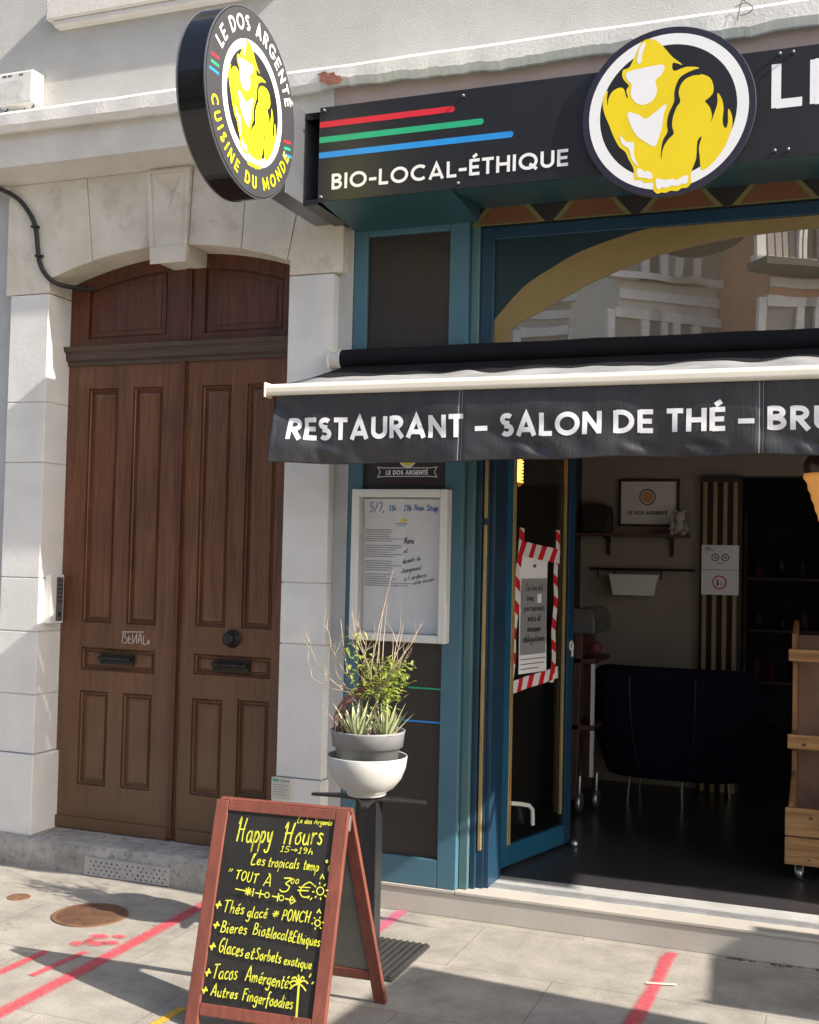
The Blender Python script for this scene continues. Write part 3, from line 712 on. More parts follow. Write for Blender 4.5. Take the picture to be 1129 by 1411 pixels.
# arch: voussoirs and keystone
def za(x): return 3.075+.128*(1-((x+3.2985)/.7135)**2)
def block(bot, top, first=None, last=None, y0=-.06):
    q = MB(); g = .002
    xa, xb = bot
    pts = []
    if first is not None: pts += [(first+g,3.002), (-4.012,3.002)]
    xx = max(xa, -4.012); xe = min(xb, -2.585)
    pts += [(xx+(xe-xx)*i/10+(g if i == 0 and first is None else 0)-(g if i == 10 and last is None else 0), za(xx+(xe-xx)*i/10)) for i in range(11)]
    if last is not None: pts += [(-2.585,3.002), (last,3.002)]
    pts += [(top[1]-g, 3.599), (top[0]+g, 3.599)]
    q.prism(pts, y0, .2)
    return q.build('arch_stone', M['arch_stone'], bld, bevel=.004)
block((-4.012,-3.743), (-4.30,-3.795), first=-4.30)
block((-3.743,-3.37), (-3.795,-3.412))
block((-3.165,-2.857), (-3.146,-2.835))
block((-2.857,-2.60), (-2.835,-2.50))
b = MB(); b.prism([(-2.597,za(-2.6)),(-2.585,3.08),(-2.585,3.002),(-2.30,3.002),(-2.30,3.599),(-2.496,3.599)], -.06, .2); b.build('arch_stone', M['arch_stone'], bld, bevel=.004)
b = MB()
kq = [(-3.367,3.125),(-3.168,3.125),(-3.148,3.599),(-3.410,3.599)]; kt = [(-3.358,3.558),(-3.200,3.558),(-3.276,3.375)]
f3 = lambda p, y: (p[0], y, p[1])
b.add([f3(p,-.076) for p in kq]+[f3(p,-.076) for p in kt]+[(-3.277,-.030,3.50)]+[f3(p,.2) for p in kq],
      [(3,2,5,4),(2,1,6,5),(1,0,6),(0,3,4,6),(4,5,7),(5,6,7),(6,4,7),(0,1,9,8),(1,2,10,9),(2,3,11,10),(3,0,8,11)])
ks = b.build('keystone', M['arch_stone'], bld, bevel=.005)
b = MB(); b.prism([(-3.376,3.19),(-3.355,3.19),(-3.384,3.585),(-3.406,3.585)], -.086, -.077); b.prism([(-3.178,3.19),(-3.158,3.19),(-3.152,3.585),(-3.174,3.585)], -.086, -.077)
b.prism([(-3.384,3.572),(-3.174,3.572),(-3.174,3.585),(-3.384,3.585)], -.0855, -.077)
b.prism([(-3.372,3.105),(-3.160,3.105),(-3.158,3.19),(-3.376,3.19)], -.086, -.077); b.build('keystone_moulding', M['arch_stone'], ks, bevel=.003)
# door step, worn and chipped
def stepf(u, v):
    x = -7+4.66*u
    prof = [(-.128,-.01),(-.130,.06),(-.128,.105),(-.118,.132),(-.098,.146),(-.06,.148),(.1,.149),(.34,.15)]
    t = v*(len(prof)-1); i = min(int(t), len(prof)-2); f = t-i
    y = prof[i][0]*(1-f)+prof[i+1][0]*f; z = prof[i][1]*(1-f)+prof[i+1][1]*f
    e = mnoise.noise(Vector((x*5, y*20, z*20)))*.006+mnoise.noise(Vector((x*22, y*40, z*40)))*.004
    k = 1 if i < 5 else .25
    return (x, y+e*k, z+e*k*.8)
b = MB(); b.smooth = True; b.grid(stepf, 330, 28); stp = b.build('doorstep', M['step'], bld)
# panelled door leaves, fanlight, beam
def panelled(q, x0, x1, z0, z1, y, holes, d=.026):
    xs = sorted({x0, x1}|{h for r in holes for h in r[:2]}); zs = sorted({z0, z1}|{h for r in holes for h in r[2:]})
    for i in range(len(xs)-1):
        for j in range(len(zs)-1):
            cx, cz = (xs[i]+xs[i+1])/2, (zs[j]+zs[j+1])/2
            if any(r[0] < cx < r[1] and r[2] < cz < r[3] for r in holes): continue
            q.poly([(xs[i],y,zs[j]),(xs[i+1],y,zs[j]),(xs[i+1],y,zs[j+1]),(xs[i],y,zs[j+1])])
    for r in holes:
        def rect(k, yy): return [(r[0]+k,yy,r[2]+k),(r[1]-k,yy,r[2]+k),(r[1]-k,yy,r[3]-k),(r[0]+k,yy,r[3]-k)]
        steps = [(0,y),(.001,y+.012),(.005,y+.012),(.009,y+.006),(.013,y+.010),(.016,y+d),(.024,y+d),(.030,y+d-.008),(.046,y+d-.012)]
        for (ka, ya), (kb, yb) in zip(steps, steps[1:]):
            A = rect(ka, ya); B = rect(kb, yb)
            q.add(A+B, [(i, (i+1)%4, (i+1)%4+4, i+4) for i in range(4)])
        q.poly(rect(*steps[-1]))
    q.poly([(x0,y,z0),(x0,y+.05,z0),(x0,y+.05,z1),(x0,y,z1)]); q.poly([(x1,y,z0),(x1,y+.05,z0),(x1,y+.05,z1),(x1,y,z1)])
    q.poly([(x0,y,z0),(x1,y,z0),(x1,y+.05,z0),(x0,y+.05,z0)])
YD = .13
b = MB()
panelled(b, -4.012, -3.262, .155, 2.66, YD, [(-3.877,-3.687,1.25,2.51),(-3.593,-3.409,1.25,2.51),(-3.872,-3.410,.997,1.12),(-3.874,-3.693,.386,.888),(-3.60,-3.42,.39,.89)])
b.box(-4.012, -3.30, YD-.016, YD, .155, .215)
dl = b.build('door_leaf', M['door'], bld)
b = MB()
panelled(b, -3.258, -2.585, .155, 2.66, YD, [(-3.172,-2.997,1.258,2.508),(-2.904,-2.731,1.258,2.508),(-3.175,-2.730,1.012,1.12),(-3.178,-3.0,.394,.891),(-2.912,-2.734,.412,.9)])
b.box(-3.24, -2.585, YD-.016, YD, .155, .215)
dr = b.build('door_leaf', M['door'], bld)
b = MB(); b.box(-3.298, -3.268, YD-.022, YD, .16, 2.645); b.build('meeting_strip', M['door_dark'], dl, bevel=.005)
def slot(cx, cz, par):
    q = MB(); q.box(cx-.105, cx+.105, YD-.004, YD+.012, cz-.028, cz+.028)
    q.tube([(cx-.10, YD-.02, cz+.004), (cx-.04, YD-.03, cz+.006), (cx+.04, YD-.03, cz+.006), (cx+.10, YD-.02, cz+.004)], .011, 10)
    for sx in (-1,1): q.tube([(cx+sx*.085, YD+.005, cz+.004), (cx+sx*.085, YD-.028, cz+.004)], .012, 8)
    for k in range(9): q.lathe([(.0001,YD-.046),(.008,YD-.044),(.011,YD-.034),(.009,YD-.03)], (cx-.064+k*.016, 0, cz+.005), 8, 'y')
    q.build('door_handle', M['iron'], par)
slot(-3.645, 1.062, dl); slot(-2.955, 1.066, dr)
b = MB(); b.lathe([(.0001,YD-.062),(.02,YD-.060),(.034,YD-.048),(.034,YD-.04),(.016,YD-.03),(.014,YD-.012),(.046,YD-.008),(.048,YD+.001)], (-2.95,0,1.205), 28, 'y'); b.build('door_knob', M['iron'], dr)
b = MB(); r_ = random.Random(2)
for pts in ([(.06,.9),(.02,.75),(.12,.62),(.1,.45),(.0,.42)],[(.18,.8),(.17,.45),(.28,.44)],[(.17,.62),(.26,.64)],[(.3,.85),(.33,.45),(.4,.7),(.47,.9)],[(.45,.9),(.46,.42)],[(.5,.45),(.58,.9),(.64,.42)],[(.52,.62),(.63,.6)],[(.7,.85),(.7,.42),(.8,.44)],[(.82,.5),(.9,.5),(.86,.62),(.86,.4)],[(-.03,.95),(-.06,.4)],[(-.06,.95),(.7,1.0)]):
    ribbon(b, smooth2([(-3.602+x*.175, 1.105+z*.11) for x, z in pts]), .0045, lambda u, v, o=0: (u, YD-.002-o, v), r_.random()*.0004)
b.build('scratched_tag', M['graffiti'], dl)
b = MB()
b.prism([(YD+.03,2.635),(YD-.012,2.635),(YD-.014,2.655),(YD-.030,2.664),(YD-.034,2.70),(YD-.052,2.715),(YD-.055,2.735),(YD+.03,2.745)], -4.011, -2.586, 'yz')
b.build('door_transom', M['beam_wood'], bld)
def fan(x0, x1, px0, px1):
    q = MB(); top = lambda x: za(x)+.04
    q.prism([(x0,2.74),(x1,2.74)]+[(x1+(x0-x1)*i/16, top(x1+(x0-x1)*i/16)) for i in range(17)], YD+.018, YD+.06)
    q.prism([(x0,2.74),(px0,2.74),(px0,top(px0)),(x0,top(x0))], YD, YD+.0175); q.prism([(px1,2.74),(x1,2.74),(x1,top(x1)),(px1,top(px1))], YD, YD+.0175)
    q.box(px0, px1, YD+.0005, YD+.0175, 2.74, 2.782)
    cur = lambda x: za(x)-.072
    q.prism([(px0+(px1-px0)*i/14, cur(px0+(px1-px0)*i/14)) for i in range(15)]+[(px1+(px0-px1)*i/14, top(px1+(px0-px1)*i/14)) for i in range(15)], YD+.0005, YD+.0175)
    def mould(k, y0, y1):
        a0, a1 = px0+k, px1-k
        return [(a0,2.782+k),(a1,2.782+k)]+[(a1+(a0-a1)*i/14, cur(a1+(a0-a1)*i/14)-k) for i in range(15)]
    A = mould(.012,0,0); B = mould(.03,0,0)
    q.prism(A, YD+.011, YD+.018); q.prism(mould(.04,0,0), YD+.006, YD+.0105)
    q.build('fanlight_panel', M['door_dark'], bld, bevel=.003)
fan(-4.012, -3.285, -3.893, -3.40); fan(-3.245, -2.585, -3.170, -2.712)
b = MB(); b.box(-3.284, -3.246, YD-.012, YD+.05, 2.745, 3.24); b.build('fanlight_mullion', M['door_dark'], bld, bevel=.005)
# inside of the shop belongs to the building
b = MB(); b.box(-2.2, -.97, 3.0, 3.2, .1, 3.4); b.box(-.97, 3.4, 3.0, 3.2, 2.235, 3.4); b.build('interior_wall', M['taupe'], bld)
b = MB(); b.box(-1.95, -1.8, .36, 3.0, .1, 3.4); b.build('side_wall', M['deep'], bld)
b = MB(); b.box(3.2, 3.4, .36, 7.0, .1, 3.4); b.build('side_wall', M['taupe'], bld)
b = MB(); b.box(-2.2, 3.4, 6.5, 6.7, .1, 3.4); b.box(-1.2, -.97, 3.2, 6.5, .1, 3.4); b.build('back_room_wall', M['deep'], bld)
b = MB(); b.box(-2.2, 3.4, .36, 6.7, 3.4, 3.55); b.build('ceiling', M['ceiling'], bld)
b = MB(); b.box(-1.95, 3.4, .34, 6.6, .02, .12); struct(b.build('shop_floor', M['tile']))

# ------------------------------------------------------------------ shop front
shop = thing('shopfront', 'petrol blue wooden shopfront with dark panel, transom window and open doorway', 'shopfront', (-.2, .1, 0))
b = MB(); b.box(-2.33, 3.3, .0, .12, 0, .108); b.box(-2.33, -1.692, -.006, .12, .1085, .124); b.box(-1.688, 3.3, -.006, .12, .1085, .124); b.build('plinth', M['plinth'], shop, bevel=.003)
b = MB(); b.box(-1.70, 3.2, .121, .34, .0, .1235); b.build('threshold', M['sill'], shop, bevel=.002)
b = MB(); b.box(-1.62, 3.1, .13, .165, .1235, .131); b.box(-1.62, 3.1, .185, .20, .1235, .128); b.build('door_track', M['alu'], shop, bevel=.002)
b = MB()
b.box(-2.267, -2.196, .0, .06, .125, 3.2315); b.box(-1.778, -1.686, .0, .06, .125, 3.2315)
b.box(-2.196, -1.778, .0005, .06, 3.178, 3.2315); b.box(-2.196, -1.778, .0005, .06, .125, .252)
b.build('frame', M['blue'], shop, bevel=.004)
b = MB(); b.box(-2.197, -1.777, .018, .055, .25, 3.18); pan = b.build('panel', M['panel'], shop)
b = MB(); b.box(-1.684, -1.642, .035, .30, .125, 3.23); b.build('jamb', mk('grey_teal_paint', (.085,.165,.18), (.07,.14,.155), 3, .4), shop, bevel=.004)
b = MB(); b.box(-1.640, -1.615, .06, .30, .125, 2.5); b.box(-1.583, -1.560, .10, .30, .125, 2.5); b.build('door_post', M['darkblue'], shop, bevel=.003)
b = MB(); b.box(-1.615, -1.583, .085, .30, .125, 2.5); b.build('post_infill', M['darkblue'], shop)
b = MB(); b.box(-1.607, -1.591, .07, .0845, .30, 1.80); b.box(-1.607, -1.591, .07, .0845, 1.83, 2.5); b.build('brass_strip', M['gold'], shop, bevel=.002)
# transom window
b = MB()
b.box(-1.640, -1.575, .05, .11, 2.56, 3.19); b.box(-1.575, 3.2, .05, .11, 2.575, 2.615); b.box(-1.575, 3.2, .05, .11, 3.13, 3.19); b.box(3.2, 3.3, .0, .3, .125, 3.23); b.box(.92, .98, .05, .11, 2.60, 3.13)
tw = b.build('transom_window', M['darkblue'], shop, bevel=.004)
b = MB(); b.box(-1.578, 3.22, .072, .08, 2.58, 3.15); b.build('pane', M['transom'], tw)
b = MB()
outer = [(-1.575,2.755),(-1.439,2.90),(-1.30,2.985),(-1.17,3.049),(-1.0,3.10),(-.844,3.133),(-.532,3.162),(-.149,3.163),(.3,3.15)]
inner = [(.3,3.06),(-.148,3.077),(-.531,3.057),(-.842,3.003),(-1.0,2.95),(-1.167,2.883),(-1.367,2.778),(-1.46,2.735),(-1.50,2.70),(-1.50,2.60),(-1.575,2.60)]
b.prism(smooth2(outer)+smooth2(inner[:7])+inner[7:], .064, .0705); b.build('ochre_arch_band', M['ochre'], tw)
b = MB(); b.prism([(-1.575,3.131),(-1.575,2.757)]+outer[1:8]+[(-.5,3.1645),(-.9,3.1315)][1:], .0655, .0700); b.build('soffit_reflection', mk('soffit_reflection_paint', (.010,.032,.038), (.008,.026,.032), 3, .3), tw)  # dark teal board painted as the soffit's reflection in the glass
b = MB(); b.box(-1.640, 3.2, .03, .09, 3.19, 3.284); sb = b.build('fanlight_strip', M['panel'], shop)
b = MB()
x = -1.66
for k in range(14):
    w = .30
    b.m = 0; b.prism([(x,3.192),(x+w,3.192),(x+w-.07,3.276),(x+.07,3.276)], .0285, .0298)
    b.m = 1; b.prism([(x-.03,3.192),(x,3.192),(x+.07,3.276),(x+.045,3.276)], .0283, .0297); b.prism([(x+w,3.192),(x+w+.03,3.192),(x+w-.045,3.276),(x+w-.07,3.276)], .0283, .0297)
    b.prism([(x,3.1915),(x+w,3.1915),(x+w,3.197),(x,3.197)], .0275, .0284)
    x += .395
b.build('zigzag_pattern', [M['orange'], M['lime']], sb)
b = MB(); b.box(-1.640, 3.2, .11, .34, 2.5, 2.62); b.box(-1.64, 3.2, .11, .36, 2.62, 3.42); 
b = MB(); b.box(-1.640, 3.2, .115, .34, 2.58, 2.66); b.build('lintel', M['darkblue'], shop)
# open glazed door, swung inwards
DH = Vector((-1.615, .405, 0)); DD = Vector((.259, .966, 0)).normalized(); DN = Vector((DD.y, -DD.x, 0))
def dmap(s, z, o=0): return DH+DD*s+DN*o+Vector((0,0,z))
def dbox(q, s0, s1, o0, o1, z0, z1):
    q.box(s0, s1, o0, o1, z0, z1, lambda v: tuple(dmap(v[0], v[2], v[1])))
b = MB(); dbox(b, 0, .068, -.02, .02, .135, 2.40); dbox(b, .068, .655, -.0195, .0195, .135, .235); dbox(b, .068, .655, -.0195, .0195, 2.3, 2.40)
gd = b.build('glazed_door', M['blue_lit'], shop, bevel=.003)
b = MB(); dbox(b, .6555, .725, -.02, .02, .135, 2.40); b.build('door_stile', M['darkblue'], gd, bevel=.003)
b = MB(); dbox(b, .06, .66, -.004, .004, .23, 2.31); b.build('door_pane', M['glass'], gd)
b = MB(); dbox(b, .070, .100, .006, .021, .236, 2.30); dbox(b, .612, .626, .006, .021, .30, 2.30); b.build('brass_bead', M['gold'], gd, bevel=.002)
b = MB(); b.tube([dmap(.09,.44,.022), dmap(.17,.425,.035), dmap(.25,.405,.035), dmap(.285,.38,.035), dmap(.30,.30,.03)], .011, 10); b.build('door_stay', M['frame_white'], gd)
b = MB()
for s, z in ((.69,1.165),): 
    b.lathe([(.0001,.0)]+[(.014,.0),(.014,.008),(.0001,.009)], (0,0,0), 12)
b = MB(); c0 = dmap(.695, 1.185, .022)
ringp = [tuple(c0+DD*(.016*math.cos(w*PI/8))+Vector((0,0,.022*math.sin(w*PI/8)))) for w in range(17)]
b.tube(ringp, .0055, 8, cap=False); b.tube([ringp[0], tuple(c0+DD*.012+Vector((0,0,-.06)))], .006, 8); b.build('door_latch', M['frame_white'], gd)
b = MB(); b.lathe([(.0001,.121),(.022,.121),(.02,.14),(.012,.155),(.0001,.158)], tuple(dmap(.70,0,.06)), 14); b.build('door_stop', M['steel'], gd)
# sticker on the panel
b = MB(); pm = lambda u, v, o=0: (u, .0165-o, v)
for pts in ([(-2.09,2.062),(-1.86,2.062)],[(-2.09,2.022),(-1.86,2.022)],[(-2.09,2.062),(-2.125,2.066),(-2.112,2.044),(-2.125,2.018),(-2.09,2.022)],[(-1.86,2.062),(-1.825,2.066),(-1.838,2.044),(-1.825,2.018),(-1.86,2.022)]): ribbon(b, pts, .0035, pm)
letters(b, 'LE DOS ARGENT\u00c9', -2.082, 2.030, .213, .021, pm, th=.0048)
b.build('sticker_lettering', M['white'], pan)
b = MB(); letters(b, 'CUISINE DU MONDE', -2.085, 1.994, .22, .014, pm, sp=.3, th=.003); b.build('sticker_subtitle', M['maroon'], pan)
b = MB(); disc(b, .045, lambda u, v, o=0: (-1.973+u, .0163-o, 2.108+v), 0, 28); b.build('sticker_ring', M['white'], pan)
b = MB(); disc(b, .036, lambda u, v, o=0: (-1.973+u, .0158-o, 2.108+v), 0, 28); b.build('sticker_badge', M['yellow'], pan)
b = MB(); b.m = 0; b.box(-1.945, -1.778, .0155, .0175, 1.028, 1.035); b.build('coloured_line', M['green_p'], pan)
b = MB(); b.box(-1.965, -1.778, .0155, .0175, .873, .881); b.build('coloured_line', M['blue_p'], pan)

# ------------------------------------------------------------------ fascia sign with soffit
fs = thing('fascia_sign', 'long black shop sign with three coloured stripes and white lettering above the transom window', 'sign', (-.2, -.2, 3.2))
b = MB(); b.box(-2.272, 3.2, -.412, -.404, 3.232, 3.664); b.build('sign_panel', M['sign_black'], fs, bevel=.0015)
b = MB(); b.prism([(-.403,3.236),(-.403,3.655),(-.02,3.655),(-.02,3.60),(.02,3.60),(.02,3.2335),(-.002,3.2335),(-.002,3.205)], -2.262, -1.64, 'yz'); b.prism([(-.403,3.236),(-.403,3.655),(-.02,3.655),(-.02,3.60),(.10,3.60),(.10,3.282)], -1.638, 3.19, 'yz'); b.build('sign_box', M['teal'], fs)
sm_ = lambda u, v, o=0: (u, -.4128-o, v)
b = MB()
for k, (xe, z) in enumerate(((-1.627,3.584),(-1.494,3.514),(-1.361,3.444))):
    b = MB(); r = .0135
    b.poly([sm_(-2.270, z-r), sm_(xe-r, z-r)]+[sm_(xe-r+r*math.cos(w), z+r*math.sin(w)) for w in [rad(-80+20*i) for i in range(9)]]+[sm_(xe-r, z+r), sm_(-2.270, z+r)])
    b.build('stripe', (M['red_p'], M['green_p'], M['blue_p'])[k], fs)
b = MB(); letters(b, 'BIO-LOCAL-\u00c9THIQUE', -2.205, 3.283, 1.083, .071, sm_, th=.0135); b.build('slogan_lettering', M['white'], fs)
for t, x, w in (('LE',-.316,.262),('DOS',.02,.52),('ARGENT\u00c9',.62,1.16)):
    b = MB(); letters(b, t, x, 3.430, w, .174, sm_, th=.036); b.build('name_lettering', M['white'], fs)
for x, z in ((-2.245,3.645),(-2.25,3.25),(-1.585,3.632),(-1.60,3.252),(-.285,3.640),(-.235,3.640),(-.30,3.258),(-.25,3.258),(.75,3.64),(.75,3.255)):
    b = MB(); b.lathe([(.0001,-.432),(.006,-.431),(.0065,-.418),(.004,-.412)], (x,0,z), 10, 'y'); b.build('screw', M['arm_grey'], fs)

rs = thing('round_sign', 'round black disc with white ring and yellow gorilla on the long shop sign', 'sign', (-.715, -.43, 3.11))
mpd = lambda u, v, o=0: (-.715+u, -.4338-o, 3.457+v)
b = MB(); b.lathe([(.0001,-.4335),(.343,-.4335),(.345,-.4325),(.345,-.418),(.343,-.417),(.0001,-.417)], (-.715,0,3.457), 96, 'y', smooth=False); b.build('disc', mk('disc_navy', (.022,.02,.04), (.018,.017,.033), 4, .4), rs)
b = MB(); disc(b, .79*.345, mpd, .0002); b.build('disc_centre', M['sign_black'], rs)
emblem(rs, mpd, .345, M['yellow'])
for dx in (-.28, .28):
    b = MB(); b.tube([(-.715+dx*.6,-.417,3.60),(-.715+dx*.6,-.412,3.60)], .01, 8); b.build('spacer', M['steel'], rs)

ps = thing('projecting_sign', 'round black projecting sign with gorilla and ring of lettering facing along the street', 'sign', (-2.40, -.5, 3.12))
XD = -2.340; YC, ZC, RD = -.905, 3.503, .381
b = MB(); b.lathe([(.0001,XD),(RD-.003,XD),(RD,XD-.003),(RD,XD-.127),(RD-.003,XD-.13),(.0001,XD-.13)], (0,YC,ZC), 96, 'x', smooth=False); b.build('drum', M['gloss_black'], ps)
for xx in (XD-.004, XD-.128):
    b = MB(); b.lathe([(RD-.001,xx-.003),(RD+.0022,xx-.003),(RD+.0022,xx+.003),(RD-.001,xx+.003)], (0,YC,ZC), 96, 'x', smooth=False); b.build('rim', M['arm_grey'], ps)
mpp = lambda u, v, o=0: (XD+.001+o, YC+u, ZC+v)
mpt = lambda u, v, o=0: (XD+.0013+o, YC+u, ZC+v)
b = MB(); disc(b, RD*.985, mpp, 0); b.build('sign_face', mk('charcoal_print', (.045,.045,.052), (.04,.04,.046), 4, .4), ps)
b = MB(); disc(b, .585*RD, mpp, .0002); b.build('sign_centre', M['sign_black'], ps)
emblem(ps, mpp, RD*.72, M['yellow_bright'], .0003, ringr=(.80,.93))
b = MB(); letters_arc(b, 'LE DOS ARGENT\u00c9', mpt, RD*.84, .062, PI/2-.06, sp=.25); b.build('name_lettering', M['white'], ps)
b = MB(); letters_arc(b, 'CUISINE DU MONDE', mpt, RD*.84, .052, -PI/2-.06, top=False, sp=.38); b.build('slogan_lettering', M['yellow_bright'], ps)
b = MB()
for sgn in (-1, 1):
    for k in range(3):
        b = MB(); z = .045-.03*k+(.03 if sgn < 0 else -.09)
        ribbon(b, [(sgn*RD*.74, z+(-.012 if sgn > 0 else 0)), (sgn*RD*(.93 if k == 2 else .90), z)], .011, mpt)
        b.build('stripe', (M['red_p'], M['green_p'], M['blue_p'])[k], ps)
b = MB(); b.box(-2.455, -2.352, -.575, -.02, 3.235, 3.66); b.build('bracket_arm', M['arm_grey'], ps, bevel=.002)
b = MB(); b.box(-2.35, -2.276, -.40, -.02, 3.225, 3.25); b.build('bracket', M['gloss_black'], ps)
b = MB(); b.box(-2.35, -2.276, -.40, -.02, 3.62, 3.65); b.build('bracket', M['gloss_black'], ps)

# ------------------------------------------------------------------ awning
aw = thing('awning', 'black folding awning with cream front bar and white RESTAURANT lettering on its valance', 'awning', (-.4, -.1, 2.0))
XA0, XA1 = -2.36, 1.15; YB = -.61
b = MB(); b.tube([(-2.275,-.085,2.572)]+[(-2.27+i*.2,-.085+.002*math.sin(i*1.7),2.572+.002*math.sin(i*2.3)) for i in range(17)]+[(1.15,-.085,2.572)], .047, 20); b.build('roller', M['fabric_black'], aw)
b = MB(); b.lathe([(.0001,-2.335),(.036,-2.335),(.038,-2.33),(.038,-2.29),(.047,-2.288),(.047,-2.276),(.0001,-2.275)], (0,-.085,2.572), 24, 'x'); b.box(-2.343, -2.332, -.13, .0, 2.53, 2.62); b.box(-2.35, -2.28, -.012, 0, 2.5, 2.64); b.build('bracket', M['frame_white'], aw, bevel=.003)
def fab(u, v):
    x = -2.265+(1.15+2.265)*u; y = -.10+(YB+.02+.10)*v
    z = 2.535+(2.378-2.535)*v
    sag = -.012*math.sin(PI*v)+.010*math.sin(x*19+1.3*math.sin(x*4))*math.sin(PI*min(1,v*1.2))*(.4+.6*mnoise.noise(Vector((x*2,0,0)))**2)
    return (x-(.10*v if u == 0 else 0), y, z+sag)
wavy_edge = lambda u: .50-.16*u+.05*math.sin(u*52+1.5*math.sin(u*9))+.02*math.sin(u*117)  # wavy line where the canopy changes from black to grey
b = MB(); b.smooth = True; b.grid(lambda u, v: fab(u, v*wavy_edge(u)), 260, 8); b.build('canopy', M['fabric_black'], aw, solid=.002)
b = MB(); b.smooth = True; b.grid(lambda u, v: fab(u, wavy_edge(u)+.004+(.996-wavy_edge(u))*v), 260, 8); b.build('grey_canopy_front', M['fabric_top'], aw, solid=.002)
b = MB(); b.prism([(YB+.03,2.332),(YB-.016,2.328),(YB-.026,2.338),(YB-.026,2.366),(YB-.014,2.379),(YB+.03,2.381)], -2.39, 1.2, 'yz'); b.build('front_bar', M['cream_bar'], aw, bevel=.006, segs=3)
b = MB(); b.box(-2.398, -2.389, YB-.03, YB+.034, 2.322, 2.386); b.build('end_cap', M['cream_bar'], aw, bevel=.003)
def vy(x, z):
    d = max(0, min(1, (2.33-z)/.29))
    w = .016*math.sin(x*4.3+.8)*d+.006*math.sin(x*11+z*9)*d
    w += .027*mnoise.noise(Vector((x*2.6, z*5.5, .3)))*d+.013*mnoise.noise(Vector((x*7+z*6, z*9-x*2, 4.)))*(d**.6)
    # crease from the hung corner at the left end
    e = max(0, 1-(x-XA0)/.34); q = (x-XA0)*.75-(2.34-z)+.03
    w += -.03*e*math.exp(-(q/.055)**2)+.05*e*e*d
    # puckers along the hem
    w += .016*math.exp(-((z-2.085)/.022)**2)*max(0, mnoise.noise(Vector((x*4.6, 0, 8)))-.02)*3*math.sin(x*30+z*40)
    for sx in (-1.502, -.325, .85): w += -.004*math.exp(-((x-sx)/.012)**2)
    return YB-.004-w
def vbot(x): return 2.042+.010*math.sin(x*1.9+2.2)+.003*math.sin(x*13)
def vmap(u, v, o=0):
    zz = vbot(u)+(v-2.045)/(2.335-2.045)*(2.335-vbot(u))
    return (u, vy(u, zz)-o, zz)
b = MB(); b.smooth = True; b.grid(lambda u, v: vmap(XA0+(XA1-XA0)*u, 2.045+.29*v), 560, 44); val = b.build('valance', M['valance'], aw, solid=.0016)
lay_y = .0022
vm2 = lambda u, v, o=0: vmap(u, v, o+lay_y)
for t, xa, xb, z in (('RESTAURANT',-2.285,-1.488,2.143),('-',-1.440,-1.388,2.136),('SALON',-1.332,-.922,2.139),('DE',-.875,-.724,2.139),('TH\u00c9',-.672,-.455,2.141),('-',-.408,-.349,2.137),('BRUNCH',-.303,.235,2.141)):
    b = MB(); letters(b, t, xa, z, xb-xa, .089, vm2, step=.012, th=.0195); b.build('lettering', M['print'], val)
for sx in (-1.509, -1.495, -.332, -.318):
    b = MB(); ribbon(b, [(sx,2.05),(sx,2.33)], .0022, vm2, 0, .01); b.build('seam', M['ink'], val)
for xx in (-1.9, .9):
    b = MB(); b.tube([(xx,-.05,2.46),(xx+.35,-.33,2.40),(xx,YB+.03,2.352)], .016, 8); b.build('folding_arm', M['frame_white'], aw)
#@@PART3
# ------------------------------------------------------------------ menu case
mc = thing('menu_case', 'off-white framed menu display case with handwritten sheets on the dark shopfront panel', 'menu case', (-1.98, -.02, 1.247))
b = MB()
X0, X1, Z0, Z1 = -2.222, -1.742, 1.247, 1.957
b.box(X0, X0+.036, -.062, .017, Z0, Z1); b.box(X1-.036, X1, -.062, .017, Z0, Z1); b.box(X0+.036, X1-.036, -.0615, .017, Z0, Z0+.036); b.box(X0+.036, X1-.036, -.0615, .017, Z1-.036, Z1)
b.build('case_frame', M['frame_white'], mc, bevel=.004)
b = MB(); b.box(X0+.036, X1-.036, .006, .0165, Z0+.036, Z1-.036); b.build('case_back', M['frame_white'], mc)
b = MB(); b.box(X0+.034, X1-.034, -.048, -.045, Z0+.034, Z1-.034); b.build('case_glass', M['clear'], mc)
b = MB(); b.box(X0-.004, X0+.004, -.05, -.025, 1.605, 1.63); b.build('lock', M['steel'], mc)
b = MB(); b.grid(lambda u, v: (-2.178+.392*u, .002-.004*math.sin(u*3), 1.285+.62*v), 6, 6); sheet = b.build('menu_sheet', M['paper'], mc)
b = MB(); b.grid(lambda u, v: (-2.182+.40*u, -.004-.003*math.sin(u*4), 1.835+.078*v), 6, 2); s2 = b.build('hours_strip', M['paper'], mc)
hm = lambda u, v, o=0: (u, -.0085-o, v); rg = random.Random(5)
b = MB(); hand(b, '5/7,', -2.152, 1.852, .075, 0, .045, hm, .0045, rg); hand(b, '11h - 21h Non Stop', -2.052, 1.858, .245, .002, .026, hm, .004, rg); b.build('blue_handwriting', M['ink_blue'], s2)
hm2 = lambda u, v, o=0: (u, -.0035-o, v)
b = MB(); k = 0
for i in range(26):
    z = 1.765-i*.0105
    if i in (6, 13, 19): continue
    L = rg.uniform(.10,.19)
    b.box(-2.170, -2.170+L, -.0036, -.0030, z, z+.0032)
b.box(-2.02, -1.96, -.0036, -.003, 1.795, 1.8); b.box(-2.01, -1.97, -.0036, -.003, 1.785, 1.789); b.box(-2.045, -1.93, -.0036, -.003, 1.515, 1.518); b.box(-2.02, -1.95, -.0036, -.003, 1.505, 1.508)
b.build('printed_lines', M['ink'], sheet)
